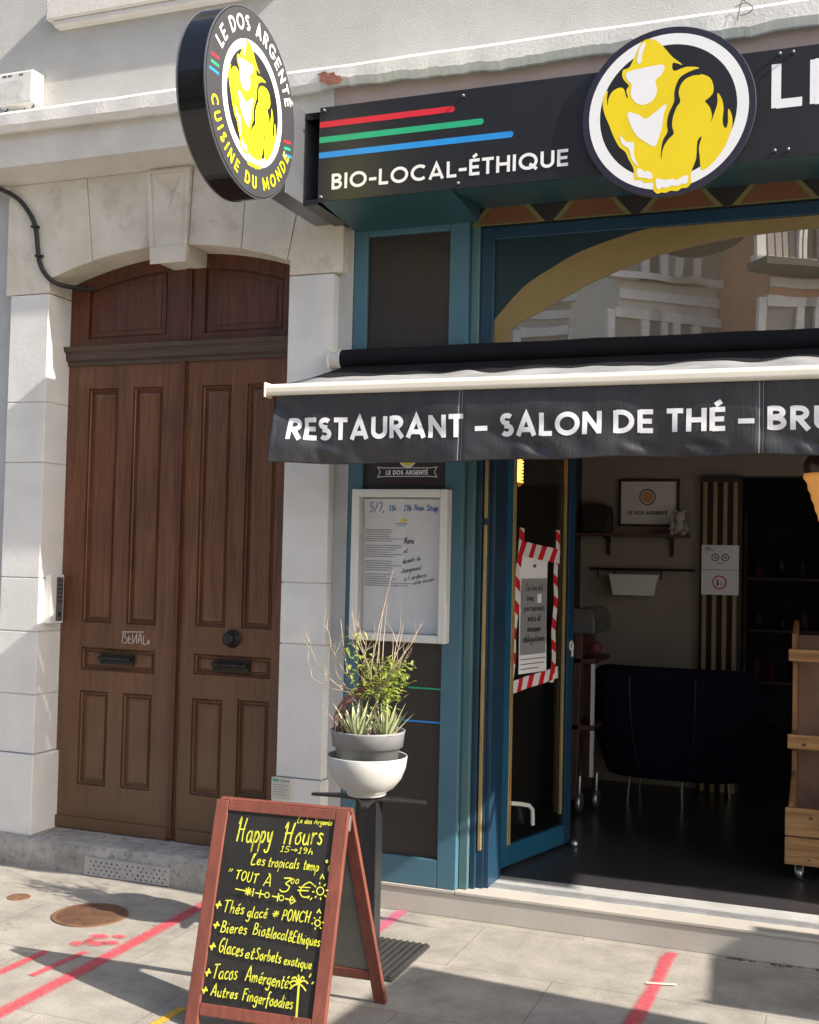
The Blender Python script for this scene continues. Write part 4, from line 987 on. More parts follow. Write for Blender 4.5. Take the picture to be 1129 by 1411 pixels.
b = MB(); hand(b, 'Menu', -1.975, 1.70, .05, .006, .034, hm2, .0028, rg); hand(b, 'et', -1.975, 1.66, .02, .002, .022, hm2, .0025, rg); hand(b, 'desserts du', -1.98, 1.61, .09, .02, .024, hm2, .0024, rg); hand(b, 'changement', -1.985, 1.565, .10, .02, .024, hm2, .0024, rg); hand(b, "a l ardoise", -1.97, 1.53, .11, .022, .022, hm2, .0024, rg); hand(b, 'selon saison', -1.925, 1.512, .10, .022, .02, hm2, .0022, rg)
b.build('black_handwriting', M['ink_dark'], sheet)
b = MB(); b.prism([(-1.999,1.812),(-1.98,1.824),(-1.961,1.812),(-1.968,1.805),(-1.992,1.805)], -.0042, -.0028); b.build('printed_badge', M['yellow'], sheet)

# ------------------------------------------------------------------ chalkboard sandwich board
ab = thing('sandwich_board', 'red-brown wooden A-frame chalkboard with happy hour offers in yellow on the pavement', 'sandwich board', (-1.88, -1.29, 0), rad(3.93))
BF = Vector((-1.907, -1.513, 0)); BX = Vector((math.cos(rad(3.93)), math.sin(rad(3.93)), 0))
BS = Vector((-.019, .270, .963)).normalized(); BN = BX.cross(BS).normalized()     # BN points to the street
if BN.y > 0: BN = -BN
OX = .248
def bmap(u, s, o=0): return tuple(BF+BX*(u-OX)+BS*s+BN*o)
def bbox(q, u0, u1, s0, s1, o0, o1): q.box(u0, u1, o0, o1, s0, s1, lambda v: bmap(v[0], v[2], v[1]))
b = MB(); bbox(b, -.002, .047, 0, .768, -.012, .012); bbox(b, .463, .512, 0, .768, -.012, .012); bbox(b, .0475, .4625, .732, .768, -.0115, .0115); bbox(b, .0475, .4625, .040, .080, -.0115, .0115)
b.build('front_frame', M['board_wood'], ab, bevel=.003)
b = MB(); bbox(b, .044, .466, .076, .735, -.003, .003); cb = b.build('chalkboard', M['slate'], ab)
# rear leaf
RS = (Vector((-1.852, -1.093, 0))); RT = BF+BS*.768+Vector((0,.012,0)); RV = (RT-RS); RL = RV.length; RV = RV/RL
RN = BX.cross(RV).normalized()
if RN.y < 0: RN = -RN
def rmap(u, s, o=0): return tuple(RS+BX*(u-.248)+RV*s+RN*o)
def rbox(q, u0, u1, s0, s1, o0, o1): q.box(u0, u1, o0, o1, s0, s1, lambda v: rmap(v[0], v[2], v[1]))
b = MB(); rbox(b, -.002, .045, 0, RL, .002, .024); rbox(b, .465, .512, 0, RL, .002, .024); rbox(b, .0455, .4645, RL-.05, RL, .0025, .0235); rbox(b, .0455, .4645, .09, .13, .0025, .0235)
b.build('rear_frame', M['board_wood'], ab, bevel=.003)
b = MB(); rbox(b, .042, .468, .125, RL-.045, .010, .016); b.build('rear_panel', M['board_back'], ab)
b = MB(); bbox(b, .500, .5135, .70, .755, -.030, -.012); bbox(b, -.003, .01, .70, .755, -.030, -.012); b.build('hinge', M['steel'], ab, bevel=.002)
TXT = [('Happy', 0.091, 0.628, 0.14, 0.008, 0.08), ('Hours', 0.272, 0.636, 0.15, 0.011, 0.074), ('Le dos Argent\u00e9', 0.32, 0.712, 0.133, 0.002, 0.019), ('15>19h', 0.269, 0.608, 0.124, 0.002, 0.021), ('Les', 0.163, 0.554, 0.054, 0.001, 0.037), ('tropicals', 0.23, 0.554, 0.118, 0.003, 0.035), ('temp', 0.365, 0.557, 0.057, -0.001, 0.033), ('\u00b0C', 0.44, 0.563, 0.038, -0.013, 0.032), ('"', 0.08, 0.517, 0.017, 0.0, 0.017), ('TOUT', 0.11, 0.499, 0.089, -0.009, 0.033), ('\u00c0', 0.221, 0.486, 0.031, 0.001, 0.033), ('3', 0.285, 0.475, 0.04, 0, 0.049), ('00', 0.324, 0.505, 0.031, 0.002, 0.018), ('\u20ac', 0.35, 0.464, 0.056, 0.003, 0.052), ('+', 0.049, 0.391, 0.023, 0.001, 0.029), ('Th\u00e9s', 0.081, 0.384, 0.082, 0.001, 0.042), ('glac\u00e9', 0.176, 0.377, 0.076, 0.004, 0.037), ('*', 0.269, 0.383, 0.026, 0.001, 0.027), ('PONCH', 0.309, 0.38, 0.107, 0.004, 0.036), ('+', 0.052, 0.325, 0.024, 0.001, 0.028), ('Bieres', 0.084, 0.318, 0.101, 0.003, 0.04), ('Bio', 0.208, 0.322, 0.047, 0, 0.04), ('&local', 0.258, 0.319, 0.08, -0.001, 0.036), ('&Ethiques', 0.343, 0.315, 0.118, -0.003, 0.035), ('+', 0.05, 0.253, 0.024, 0.001, 0.028), ('Glaces', 0.088, 0.25, 0.094, -0.004, 0.048), ('et', 0.19, 0.244, 0.035, 0.001, 0.036), ('Sorbets', 0.23, 0.244, 0.097, -0.001, 0.038), ('exotique', 0.338, 0.24, 0.103, -0.003, 0.031), ('+', 0.048, 0.166, 0.023, 0.001, 0.028), ('Tacos', 0.079, 0.164, 0.094, 0.007, 0.049), ('Am\u00e9rgent\u00e9s', 0.204, 0.171, 0.176, -0.008, 0.044), ('+', 0.046, 0.11, 0.023, 0.001, 0.027), ('Autres', 0.083, 0.109, 0.102, 0.001, 0.036), ('Fingerfoodies', 0.204, 0.108, 0.187, -0.005, 0.039)]
b = MB(); rg = random.Random(11); k = 0
cm = lambda u, v, o=0: bmap(u, v, .0034+o)
for t, u, s, du, dv, h in TXT:
    th = .0054 if h > .06 else (.0028 if h < .022 else .0042)
    if t == '+': th = .0058
    if t == '*': th = .0036
    k = hand(b, t, u, s, du, dv, h, cm, th, rg, slant=.24, k0=k)
def rib(pts, th=.0045):
    global k
    ribbon(b, pts, th, cm, k*.00006); k += 1
# underline chain
dx = lambda a: (.123+.229*a, .466-.016*a)
rib([dx(0), dx(.28)]); rib([dx(.34), dx(.5)]); rib([dx(.62), dx(.72)]); rib([dx(.84), dx(1.0)])
for a in (.3, .42, .72): 
    p = dx(a); rib([(p[0],p[1]-.014),(p[0]+.002,p[1]+.014)])
for a in (.54, .78): p = dx(a); rib([(p[0]+.009*math.cos(w), p[1]+.009*math.sin(w)) for w in [i*PI/4 for i in range(9)]], .0035)
p = dx(.22)
for w in range(4): rib([(p[0]+.014*math.cos(w*PI/4), p[1]+.014*math.sin(w*PI/4)), (p[0]-.014*math.cos(w*PI/4), p[1]-.014*math.sin(w*PI/4))])
p = dx(.95); rib([(p[0],p[1]+.012),(p[0]+.015,p[1]-.002),(p[0],p[1]-.013),(p[0]-.008,p[1]),(p[0],p[1]+.012)], .004)
# sun, pineapple, palm doodles
for (cx, cy, r, n) in ((.4426,.491,.013,8), (.447,.386,.010,6)):
    rib([(cx+r*math.cos(i*PI/6), cy+r*math.sin(i*PI/6)) for i in range(13)], .004)
    for i in range(n):
        w = i*2*PI/n+.2; rib([(cx+r*1.6*math.cos(w), cy+r*1.6*math.sin(w)), (cx+r*2.3*math.cos(w), cy+r*2.3*math.sin(w))], .0042)
rib([(.437,.53),(.444,.545),(.452,.532)]); rib([(.44,.418),(.447,.43),(.455,.418)]); rib([(.40,.462),(.406,.47)]); rib([(.41,.458),(.416,.466)])
cx, cy = .405, .185
rib([(.411,.080),(.409,.12),(.406,cy)], .0075)
for w in (20, 60, 100, 140, 175, 215, 325): rib(smooth2([(cx,cy),(cx+.018*math.cos(rad(w)),cy+.02*math.sin(rad(w))+.006),(cx+.036*math.cos(rad(w)),cy+.026*math.sin(rad(w))-.004)]), .0055)
rib([(.44,.21),(.446,.222)]); rib([(.452,.19),(.458,.198)]); rib([(.437,.235),(.441,.245)])
b.build('chalk_writing', M['chalk'], cb)

# ------------------------------------------------------------------ planter on its stand
PX, PY = -1.868, -.64
st = thing('plant_stand', 'slim black metal stand with ribbed square foot and cross-shaped top under the white bowl', 'plant stand', (PX, PY, 0))
b = MB(); b.box(PX-.215, PX+.215, PY-.22, PY+.22, .0, .012); ft = b.build('foot', M['rubber'], st, bevel=.003)
b = MB()
for i in range(15): b.box(PX-.205+i*.0285, PX-.205+i*.0285+.015, PY-.212, PY+.212, .0125, .019)
b.build('ribs', M['rubber'], ft, bevel=.002)
b = MB(); b.box(PX-.005, PX+.062, PY-.034, PY+.034, .02, .640); b.build('post', M['black_metal'], st, bevel=.004)
for w, L in ((178, .26), (268+18, .14), (15, .24), (95, .2)):
    d = Vector((math.cos(rad(w)), math.sin(rad(w)), 0)); q = Vector((-d.y, d.x, 0)); c = Vector((PX+.01, PY, .648))
    b = MB(); zz = Vector((0,0,1))
    top = [c+q*.045+zz*.006, c+d*L*.5+q*.026+zz*.004, c+d*L+q*.011-zz*.004, c+d*L-q*.011-zz*.004, c+d*L*.5-q*.026+zz*.004, c-q*.045+zz*.006]
    b.add([tuple(p) for p in top]+[tuple(p-zz*.012) for p in top], [(0,1,2,3,4,5),(11,10,9,8,7,6)]+[(i, i+6, (i+1)%6+6, (i+1)%6) for i in range(6)])
    b.build('arm', M['black_metal'], st, bevel=.002)
BZ = .660; BCX = -1.868
prof = [(.0001,BZ),(.078,BZ),(.082,BZ+.006),(.080,BZ+.014),(.112,BZ+.032),(.143,BZ+.070),(.160,BZ+.115),(.166,BZ+.160),(.164,BZ+.164),(.160,BZ+.160),(.150,BZ+.115),(.125,BZ+.07),(.08,BZ+.035),(.0001,BZ+.03)]
b = MB(); b.lathe(prof, (BCX,PY,0), 56); bw = tag(b.build('ceramic_bowl', M['bowl']), 'white rounded ceramic bowl on the black stand holding the grey flowerpot', 'bowl')
PZ = BZ+.044
pc = -1.868
pt = thing('flowerpot', 'grey plastic flowerpot full of dry twigs and green leaves sitting in the white bowl', 'flowerpot', (pc, PY, PZ))
prof = [(.0001,PZ),(.108,PZ),(.112,PZ+.004),(.134,PZ+.155),(.146,PZ+.157),(.153,PZ+.215),(.156,PZ+.222),(.152,PZ+.224),(.147,PZ+.219),(.140,PZ+.165),(.138,PZ+.19),(.0001,PZ+.19)]
b = MB(); b.lathe(prof, (pc,PY,0), 48); b.build('pot', M['pot_grey'], pt)
b = MB(); rg = random.Random(3)
b.grid(lambda u, v: (pc+.138*v*math.cos(u*2*PI), PY+.138*v*math.sin(u*2*PI), PZ+.197+.012*mnoise.noise(Vector((math.cos(u*6.28)*v*4, math.sin(u*6.28)*v*4, 0)))), 40, 10)
b.build('soil', M['soil'], pt)
def leaf(q, p, d, L, w, droop=.25):
    d = d.normalized(); s = d.cross(Vector((0,0,1)))
    s = s.normalized() if s.length > .01 else Vector((1,0,0))
    n = s.cross(d)
    ps = []
    for t, k in ((0,.12),(.25,.8),(.5,1),(.78,.62),(1,.03)):
        c = p+d*L*t-Vector((0,0,1))*droop*L*t*t
        ps += [c-s*w*k/2+n*w*k*.18, c-n*w*.06*k, c+s*w*k/2+n*w*k*.18]
    q.add([tuple(x) for x in ps], [(3*i+j, 3*i+j+1, 3*i+j+4, 3*i+j+3) for i in range(4) for j in range(2)])
shrub = thing('potted_shrub', 'half-dry shrub with arching reddish stem, bare twigs and fresh green leaves above the flowerpot rim', 'plant', (pc, PY, PZ+.2))
bt, bs, bl, ba = MB(), MB(), MB(), MB()
S0 = PZ+.19
def V(x, z, y=0): return Vector((pc+x, PY+y, z))
# arching trunk leaning out to the left and back
for k in range(4):
    j = lambda: rg.uniform(-.008,.008)
    bs.tube(smooth2([V(-.118+k*.012,S0-.02,-.04+k*.02), V(-.132+k*.013,S0+.06,-.04+k*.016), V(-.118+k*.013,S0+.125-k*.006,-.03+k*.01), V(-.075+k*.006,S0+.178-k*.008+j(),-.01), V(-.02+j(),S0+.198+j(),0), V(.03+j(),S0+.22+j(),.01)], 3), [.0062]*6+[.0055]*6+[.0042]*4, 7)
def grow(p, d, L, r, lev):
    n = 5; pts = [p]; q = p; dd = d.normalized()
    for i in range(n):
        dd = (dd+Vector((rg.uniform(-.25,.25), rg.uniform(-.25,.25), rg.uniform(-.10,.22)))).normalized()
        q = q+dd*L/n; pts.append(q)
    bt.tube(pts, [r*(1-.75*i/n) for i in range(n+1)], 5)
    if lev > 0:
        for i in range(rg.choice((2,2,3))):
            k = rg.randint(1, n); s = pts[k]
            nd = (dd+Vector((rg.uniform(-1,1), rg.uniform(-.8,.8), rg.uniform(-.2,.7)))).normalized()
            grow(s, nd, L*rg.uniform(.4,.75), r*.6, lev-1)
    return pts
tips = []
for x, z, dx, dz, L in ((-.05,S0+.18,-1.0,.35,.24),(-.05,S0+.18,-1,.7,.25),(-.06,S0+.18,-.9,.15,.2),(-.02,S0+.2,-.15,1,.22),(.0,S0+.2,.25,1,.26),(.02,S0+.21,.8,.9,.26),(.04,S0+.2,1,.55,.20)):
    grow(V(x,z,rg.uniform(-.02,.02)), Vector((dx, rg.uniform(-.5,.4), dz)), L, .0036, 2)
for x, dx, z, L in ((.02,.06,S0+.02,.30),(-.015,-.03,S0+.02,.26),(.075,.12,S0,.28),(.05,.0,S0,.24)):
    grow(V(x,z,0), Vector((dx, 0, 1)), L, .0045, 1)
# tall straight bare shoots in front of the menu case
for x, z, tx, tz in ((.0,S0+.25,.085,S0+.70),(.055,S0+.27,.06,S0+.56),(-.05,S0+.28,-.10,S0+.52),(.095,S0+.29,.135,S0+.47),(-.10,S0+.26,-.15,S0+.48),(.03,S0+.26,.055,S0+.63)):
    m = V((x+tx)/2+rg.uniform(-.012,.012),(z+tz)/2,.02)
    bt.tube([V(x,z), m, V(tx,tz,.03)], [.0026,.0019,.0009], 5)
# leaves in clusters
for cx, cz, n, sp in ((-.06,S0+.405,14,.035),(-.085,S0+.37,5,.02),(-.04,S0+.34,8,.035),(-.08,S0+.275,12,.035),(-.03,S0+.28,12,.04),(.0,S0+.20,40,.06),(.05,S0+.20,44,.06),(.09,S0+.23,44,.055),(.12,S0+.285,40,.04),(.10,S0+.30,28,.045),(.13,S0+.25,34,.04),(.06,S0+.29,22,.05),(.03,S0+.24,26,.06),(-.05,S0+.31,12,.04),(.10,S0+.19,22,.05),(.115,S0+.16,12,.03),(.07,S0+.12,9,.03),(.03,S0+.31,7,.03),(.085,S0+.09,5,.02)):
    for i in range(n):
        p = V(cx+rg.gauss(0,sp*.7), cz+rg.gauss(0,sp*.5), rg.gauss(0,sp*.9))
        d = Vector((rg.uniform(-1,1), rg.uniform(-1,.6), rg.uniform(-.5,.7)))
        leaf(bl, p, d, rg.uniform(.018,.040), rg.uniform(.010,.020), rg.uniform(.1,.5))
# thin dry stalks and litter at the rim
for i in range(46):
    x = rg.uniform(-.12,.12); y = rg.uniform(-.10,.10)
    h = rg.uniform(.03,.11)
    bt.tube([V(x,S0-.005,y), V(x+rg.uniform(-.03,.03),S0+h*.6,y+rg.uniform(-.03,.03)), V(x+rg.uniform(-.05,.05),S0+h,y+rg.uniform(-.04,.04))], [.0025,.002,.001], 4)
bs.build('stem', M['stem_red'], shrub); bt.build('twigs', M['twig'], shrub); bl.build('leaves', M['leaf'], shrub)
for (cx, cy, h, n, nm) in ((-.012,-.09,.155,24,'spiky pale green agave rosette at the front of the flowerpot'),(.098,-.05,.15,22,'smaller spiky rosette leaning out at the right rim of the flowerpot')):
    a = MB()
    for i in range(n):
        w = i*2.4; t = i/n
        d = Vector((math.cos(w)*(.25+.5*t), math.sin(w)*(.25+.5*t), 1-.25*t))
        p = V(cx+.008*math.cos(w), S0, cy+.008*math.sin(w))
        leaf(a, p, d, h*rg.uniform(.8,1.15), .017, -.02)
    tag(a.build('agave', M['leaf_pale']), nm, 'plant')

# ------------------------------------------------------------------ small fittings on the old facade
sb_ = thing('alarm_box', 'weathered white plastic box with louvres on the grey wall above the cornice', 'alarm box', (-4.23, -.08, 4.0))
b = MB(); b.box(-4.372, -4.135, -.10, .0, 4.035, 4.215); b.build('housing', M['box_white'], sb_, bevel=.012)
b = MB()
for i in range(9): ribbon(b, smooth2([(-4.355+.018*i+.012*math.sin(j*.9+i*.3), 4.05+j*.0125) for j in range(10)]), .0022, lambda u, v, o=0: (u, -.1006-o, v))
b.build('louvres', M['ink'], sb_)
b = MB()
for x in (-4.335, -4.30, -4.225):
    for i in range(3): b.box(x+i*.009, x+i*.009+.006, -.1008, -.1002, 4.186, 4.198)
b.build('label_marks', M['ink_dark'], sb_)
b = MB(); b.tube([(-4.16,-.05,4.04),(-4.15,-.09,3.99),(-4.13,-.16,3.97),(-4.10,-.2,3.955)], .005, 6); b.tube([(-4.33,-.05,4.04),(-4.335,-.08,4.0),(-4.36,-.12,3.975)], .004, 6); b.build('wire', M['cable'], sb_)
b = MB(); b.tube(smooth2([(-5.0,-.09,3.60),(-4.44,-.085,3.60),(-4.345,-.078,3.585),(-4.23,-.072,3.525),(-4.15,-.072,3.44),(-4.105,-.074,3.36),(-4.085,-.075,3.25),(-4.07,-.075,3.17),(-4.03,-.073,3.10),(-3.98,-.05,3.055),(-3.93,.02,3.045),(-3.87,.12,3.05)], 5), .0125, 10)
for x, z in ((-4.105,3.36),(-4.072,3.20)): b.box(x-.018, x+.018, -.092, -.058, z-.006, z+.006)
tag(b.build('cable', M['cable']), 'thick black cable curving down over the left end of the stone arch', 'cable')
ic = thing('intercom', 'grey steel door intercom with keypad on the left stone reveal beside the wooden door', 'intercom', (-4.0, .04, 1.245))
b = MB(); b.box(-4.0125, -3.972, -.012, .098, 1.243, 1.502); b.build('faceplate', M['frame_white'], ic, bevel=.004)
b = MB(); b.box(-3.9725, -3.9712, .035, .09, 1.255, 1.49); b.build('keypad_plate', M['arm_grey'], ic)
b = MB()
for i in range(6):
    for j in range(3): b.box(-3.9715, -3.968, .044+j*.015, .053+j*.015, 1.465-i*.022, 1.477-i*.022)
b.build('keys', M['ink_dark'], ic)
b = MB(); b.lathe([(.0001,-3.967),(.010,-3.967),(.012,-3.969),(.012,-3.972)], (0,.062,1.292), 14, 'x'); b.build('call_button', M['iron'], ic)
vp = thing('vent_plate', 'grey perforated metal vent plate set in the front of the worn doorstep', 'vent plate', (-3.36, -.14, .0))
b = MB(); b.box(-3.612, -3.118, -.139, -.10, .003, .094); b.build('plate', mk('zinc_plate', (.40,.39,.37), (.32,.31,.30), 9, .6, .2, 60), vp, bevel=.002)
b = MB(); rg = random.Random(6)
for i in range(15):
    for j in range(4):
        if rg.random() < .12: continue
        b.lathe([(.0001,-.1396),(rg.uniform(.0035,.0055),-.1396),(.005,-.1385)], (-3.585+i*.031+(j%2)*.013, 0, .017+j*.019), 8, 'y')
b.build('holes', M['ink_dark'], vp)
mp_ = thing('gas_plate', 'small white enamel notice plate with green header low on the right stone pillar', 'plate', (-2.54, -.09, .48))
b = MB(); b.box(-2.594, -2.488, -.090, -.078, .481, .575); b.build('plate', M['plate'], mp_, bevel=.003)
b = MB(); b.m = 0; b.box(-2.585, -2.552, -.0908, -.0899, .556, .568); b.m = 1; b.box(-2.545, -2.497, -.0908, -.0899, .556, .566)
for i in range(5): b.box(-2.583, -2.583+(.08,.07,.084,.06,.075)[i], -.0908, -.0899, .54-i*.0115, .5435-i*.0115)
b.build('print', [M['green_p'], M['ink']], mp_)

# ------------------------------------------------------------------ things lying in the pavement
mh = thing('manhole_cover', 'round rusty iron manhole cover with ribbed face in the pavement before the door', 'manhole cover', (-3.175, -.66, 0))
b = MB(); b.lathe([(.0001,.004),(.153,.004),(.153,.0055),(.168,.0055),(.169,.001)], (-3.19,-.66,0), 48, smooth=False); cv = b.build('cover', M['rust'], mh)
b = MB()
for i in range(26):
    y = -.138+i*.0108; w = math.sqrt(max(0, .147**2-y*y))
    if w > .02: b.box(-3.19-w, -3.19+w, -.66+y, -.66+y+.0055, .0042, .0072)
b.build('ribs', M['rust'], cv, bevel=.001)
b = MB(); b.lathe([(.0001,.0035),(.052,.0035),(.055,.001)], (-3.655,-.575,0), 28, smooth=False)
for i in range(5): b.box(-3.69+i*.016, -3.682+i*.016, -.60, -.55, .0036, .006)
tag(b.build('valve_cover', M['rust']), 'small rusty valve cover in the pavement left of the round manhole', 'valve cover')
def painted(name, pts, w, mat, z, label, cat='paint line', group=None):
    """sprayed line along pts"""
    q = MB(); n = len(pts); P = [Vector((a,b_,0)) for a,b_ in pts]; vs = []; uv = []
    tot = sum((P[i+1]-P[i]).length for i in range(n-1)); acc = 0
    for i in range(n):
        d = (P[min(i+1,n-1)]-P[max(i-1,0)]).normalized(); s = Vector((-d.y,d.x,0))*w[i]/2 if isinstance(w, list) else Vector((-d.y,d.x,0))*w/2
        vs += [tuple(P[i]-s+Vector((0,0,z))), tuple(P[i]+s+Vector((0,0,z)))]; uv += [(0,acc/tot),(1,acc/tot)]
        if i < n-1: acc += (P[i+1]-P[i]).length
    q.add(vs, [(2*i,2*i+1,2*i+3,2*i+2) for i in range(n-1)], uv)
    o = q.build(name, mat)
    return tag(o, label, cat, group)
painted('spray_line', [(-2.80,-2.4),(-2.798,-1.75),(-2.80,-1.0),(-2.81,-.30),(-2.812,-.22)], .092, M['red_spray'], .004, 'long red spray-painted line on the pavement left of the chalkboard', group='red queue lines sprayed on the pavement')
painted('spray_line', [(-.72,-1.3),(-.722,-.86),(-.705,-.4),(-.709,-.12),(-.692,-.03)], [.09,.088,.07,.08,.055], M['red_spray'], .004, 'red spray-painted line on the pavement below the open doorway', group='red queue lines sprayed on the pavement')
painted('spray_line', [(-1.94,-.42),(-1.938,-.2),(-1.937,.0)], .075, M['pink_spray'], .004, 'short pinkish spray-painted line ending at the plinth behind the chalkboard', group='red queue lines sprayed on the pavement')
painted('spray_mark', [(-3.07,-1.5),(-3.065,-1.33),(-3.06,-1.12)], .06, M['red_spray'], .0045, 'short faint red spray mark at the left edge of the pavement', group='small red spray marks')
painted('spray_mark', [(-2.935,-1.38),(-2.925,-1.2),(-2.91,-1.06)], .05, M['red_spray'], .0048, 'faint red spray stroke just left of the long red line', group='small red spray marks')
painted('yellow_mark', [(-2.262,-1.75),(-2.252,-1.6),(-2.240,-1.40)], .055, M['yellow_spray'], .004, 'yellow paint stripe on the pavement at the left leg of the chalkboard', 'paint mark')
b = MB(); 
for (x, y, rx, ry) in ((-3.005,-1.0,.028,.03),(-2.972,-.885,.04,.028),(-2.94,-.965,.045,.03),(-2.90,-.855,.03,.022),(-2.885,-.935,.035,.028),(-2.985,-.94,.018,.03)):
    vs = [(x,y,.005)]+[(x+rx*math.cos(w*PI/10)*1.5,y+ry*math.sin(w*PI/10)*1.5,.005) for w in range(20)]; uv = [(.5,.5)]+[(.5+.5*math.cos(w*PI/10),.5) for w in range(20)]
    uv = [(.5,.5)]+[(0,.5)]*20
    b.add(vs, [(0,i+1,(i+1)%20+1) for i in range(20)], uv)
tag(b.build('paw_print', M['red_spray']), 'red sprayed paw print on the pavement between manhole and long red line', 'paint mark')
b = MB(); b.box(-.74, -.63, -.452, -.444, .005, .009, lambda v: (v[0], v[1]+(v[0]+.68)*.25, v[2])); tag(b.build('wooden_stick', M['cream_bar']), 'thin pale wooden stick lying across the red line under the doorway', 'litter')
b = MB(); rg = random.Random(9)
for i in range(70):
    x = rg.uniform(-.48, .6); r = rg.uniform(.004,.012)
    b.lathe([(.0001,0),(r,.001),(r*.8,r*.5),(.0001,r*.7)], (x, -.012-abs(rg.gauss(0,.008)), 0), 6)
o = b.build('grit', M['dirt']); o['kind'] = 'stuff'

# ------------------------------------------------------------------ poster and barrier tape on the open door
po = MB(); po.grid(lambda u, v: tuple(dmap(.165+.285*u+.006*(1-v), 1.065+.60*v, .0065+.004*math.sin(u*5)*math.sin(v*3))), 8, 8)
pst = tag(po.build('poster', M['paper']), 'white paper notice with grey text block taped on the open glazed door', 'poster')
RM['poster'] = Matrix.Translation(pst.location)
b = MB(); b.grid(lambda u, v: tuple(dmap(.176+.255*u, 1.16+.385*v, .013)), 4, 4); pg = b.build('text_block', M['poster_grey'], pst)
pmq = lambda u, v, o=0: tuple(dmap(u, v, .0138+o))
b = MB(); k = 0
rgp = random.Random(21)
for i, (t, w) in enumerate((('Ce lieu est',.17),('avec',.075),('personnes',.21),('entre et',.13),('masque',.13),('obligatoire',.215))):
    k = hand(b, t, (.225 if i == 1 else .303-w/2), 1.485-i*.052, w, 0, .034, pmq, .0055, rgp, slant=0, k0=k)
b.build('poster_text', M['ink_dark'], pst)
b = MB()
for dx in (0, .016): b.prism([(.292+dx,1.602),(.302+dx,1.602),(.302+dx,1.618),(.296+dx,1.620)], .0125, .0128, 'xz', lambda v: tuple(dmap(v[0], v[2], v[1])))
for i in range(3): b.box(.18, (.43,.42,.36)[i], .0125, .0129, 1.135-i*.024, 1.139-i*.024, lambda v: tuple(dmap(v[0], v[2], v[1])))
b.build('quote_mark', M['ink_dark'], pst)
b = MB(); b.box(.335, .375, .0141, .0145, 1.42, 1.465, lambda v: tuple(dmap(v[0], v[2], v[1]))); b.build('label_patch', M['paper'], pst)
def tape(p0, p1, w, off, label, n):
    P0, P1 = Vector(p0), Vector(p1); d = P1-P0; L = d.length; d /= L; s = Vector((-d.y, d.x))
    q = MB()
    def pt(a, c, o=0):
        v = P0+d*a+s*c; return tuple(dmap(v.x, v.y, off+o+.004*math.sin(a*21)))
    q.m = 0; q.grid(lambda u, v: pt(L*u, w*(v-.5)), 24, 1)
    q.m = 1; per = L/n
    for i in range(n):
        a0 = i*per+.1*per; e = per*.45; sh = w*.5
        cl = lambda a: max(0, min(L, a))
        nn = 4
        q.add([pt(cl(a0+e*t/nn-sh/2), -w/2, .0006) for t in range(nn+1)]+[pt(cl(a0+e*t/nn+sh/2), w/2, .0006) for t in range(nn+1)], [(t, t+1, t+1+nn+1, t+nn+1) for t in range(nn)])
    return tag(q.build('barrier_tape', [M['tape_white'], M['tape_red']], ), label, 'tape', 'red and white tape strips round the notice')
tape((.172,1.80), (.085,.955), .048, .010, 'long upright strip of red and white tape left of the notice', 7)
tape((.545,1.80), (.515,1.0), .044, .010, 'long upright strip of red and white tape right of the notice', 7)
tape((.135,1.700), (.565,1.660), .075, .0125, 'short level strip of red and white tape across the top of the notice', 4)
tape((.035,1.000), (.575,1.050), .062, .0125, 'slanting strip of red and white tape across the foot of the notice', 5)

# ------------------------------------------------------------------ inside the shop
WY = 2.998
pf = thing('framed_picture', 'black framed white picture with round emblem and lettering on the interior wall', 'picture', (-1.32, 2.98, 1.885))
b = MB(); X0, X1, Z0, Z1 = -1.532, -1.118, 1.885, 2.212
b.box(X0, X0+.016, WY-.03, WY, Z0, Z1); b.box(X1-.016, X1, WY-.03, WY, Z0, Z1); b.box(X0, X1, WY-.0295, WY, Z1-.016, Z1); b.box(X0, X1, WY-.0295, WY, Z0, Z0+.016)
b.build('picture_frame', M['iron'], pf)
b = MB(); b.box(X0+.01, X1-.01, WY-.015, WY-.005, Z0+.01, Z1-.01); b.build('print', M['frame_white'], pf)
pi = lambda u, v, o=0: (u, WY-.0155-o, v)
b = MB(); ring(b, .048, .056, lambda u, v, o=0: pi(-1.335+u, 2.09+v, o), .0004); letters(b, 'LE DOS ARGENT\u00c9', -1.468, 1.968, .27, .024, pi, th=.006); b.build('picture_lettering', M['ink_dark'], pf)
b = MB(); disc(b, .040, lambda u, v, o=0: pi(-1.335+u, 2.09+v, o), .0004, 28); b.build('picture_emblem', M['gold'], pf)
ws = thing('wall_shelf', 'dark wooden wall shelf on brackets below the framed picture', 'shelf', (-1.4, 2.9, 1.8))
b = MB(); b.box(-1.80, -1.04, 2.80, 3.0, 1.812, 1.832); b.build('board', M['cart_wood'], ws)
for x in (-1.60, -1.165): 
    b = MB(); b.prism([(2.999,1.811),(2.83,1.811),(2.83,1.80),(2.97,1.79),(2.985,1.68),(2.999,1.68)], x-.012, x+.012, 'yz'); b.build('shelf_bracket', M['iron'], ws)
b = MB()
b.lathe([(.0001,1.832),(.045,1.833),(.050,1.86),(.040,1.90),(.022,1.915),(.034,1.935),(.038,1.955),(.030,1.982),(.0001,1.988)], (-1.10,2.87,0), 18)
for sx in (-1,1):
    b.lathe([(.0001,1.972),(.014,1.976),(.016,1.99),(.0001,2.0)], (-1.10+sx*.028,2.87,0), 10); b.tube([(-1.10+sx*.04,2.86,1.90),(-1.10+sx*.055,2.83,1.86)], [.016,.012], 8); b.tube([(-1.10+sx*.03,2.85,1.845),(-1.10+sx*.035,2.79,1.84)], [.018,.014], 8)
tag(b.build('plush_toy', M['plush']), 'small white plush animal sitting at the right end of the wall shelf', 'toy')
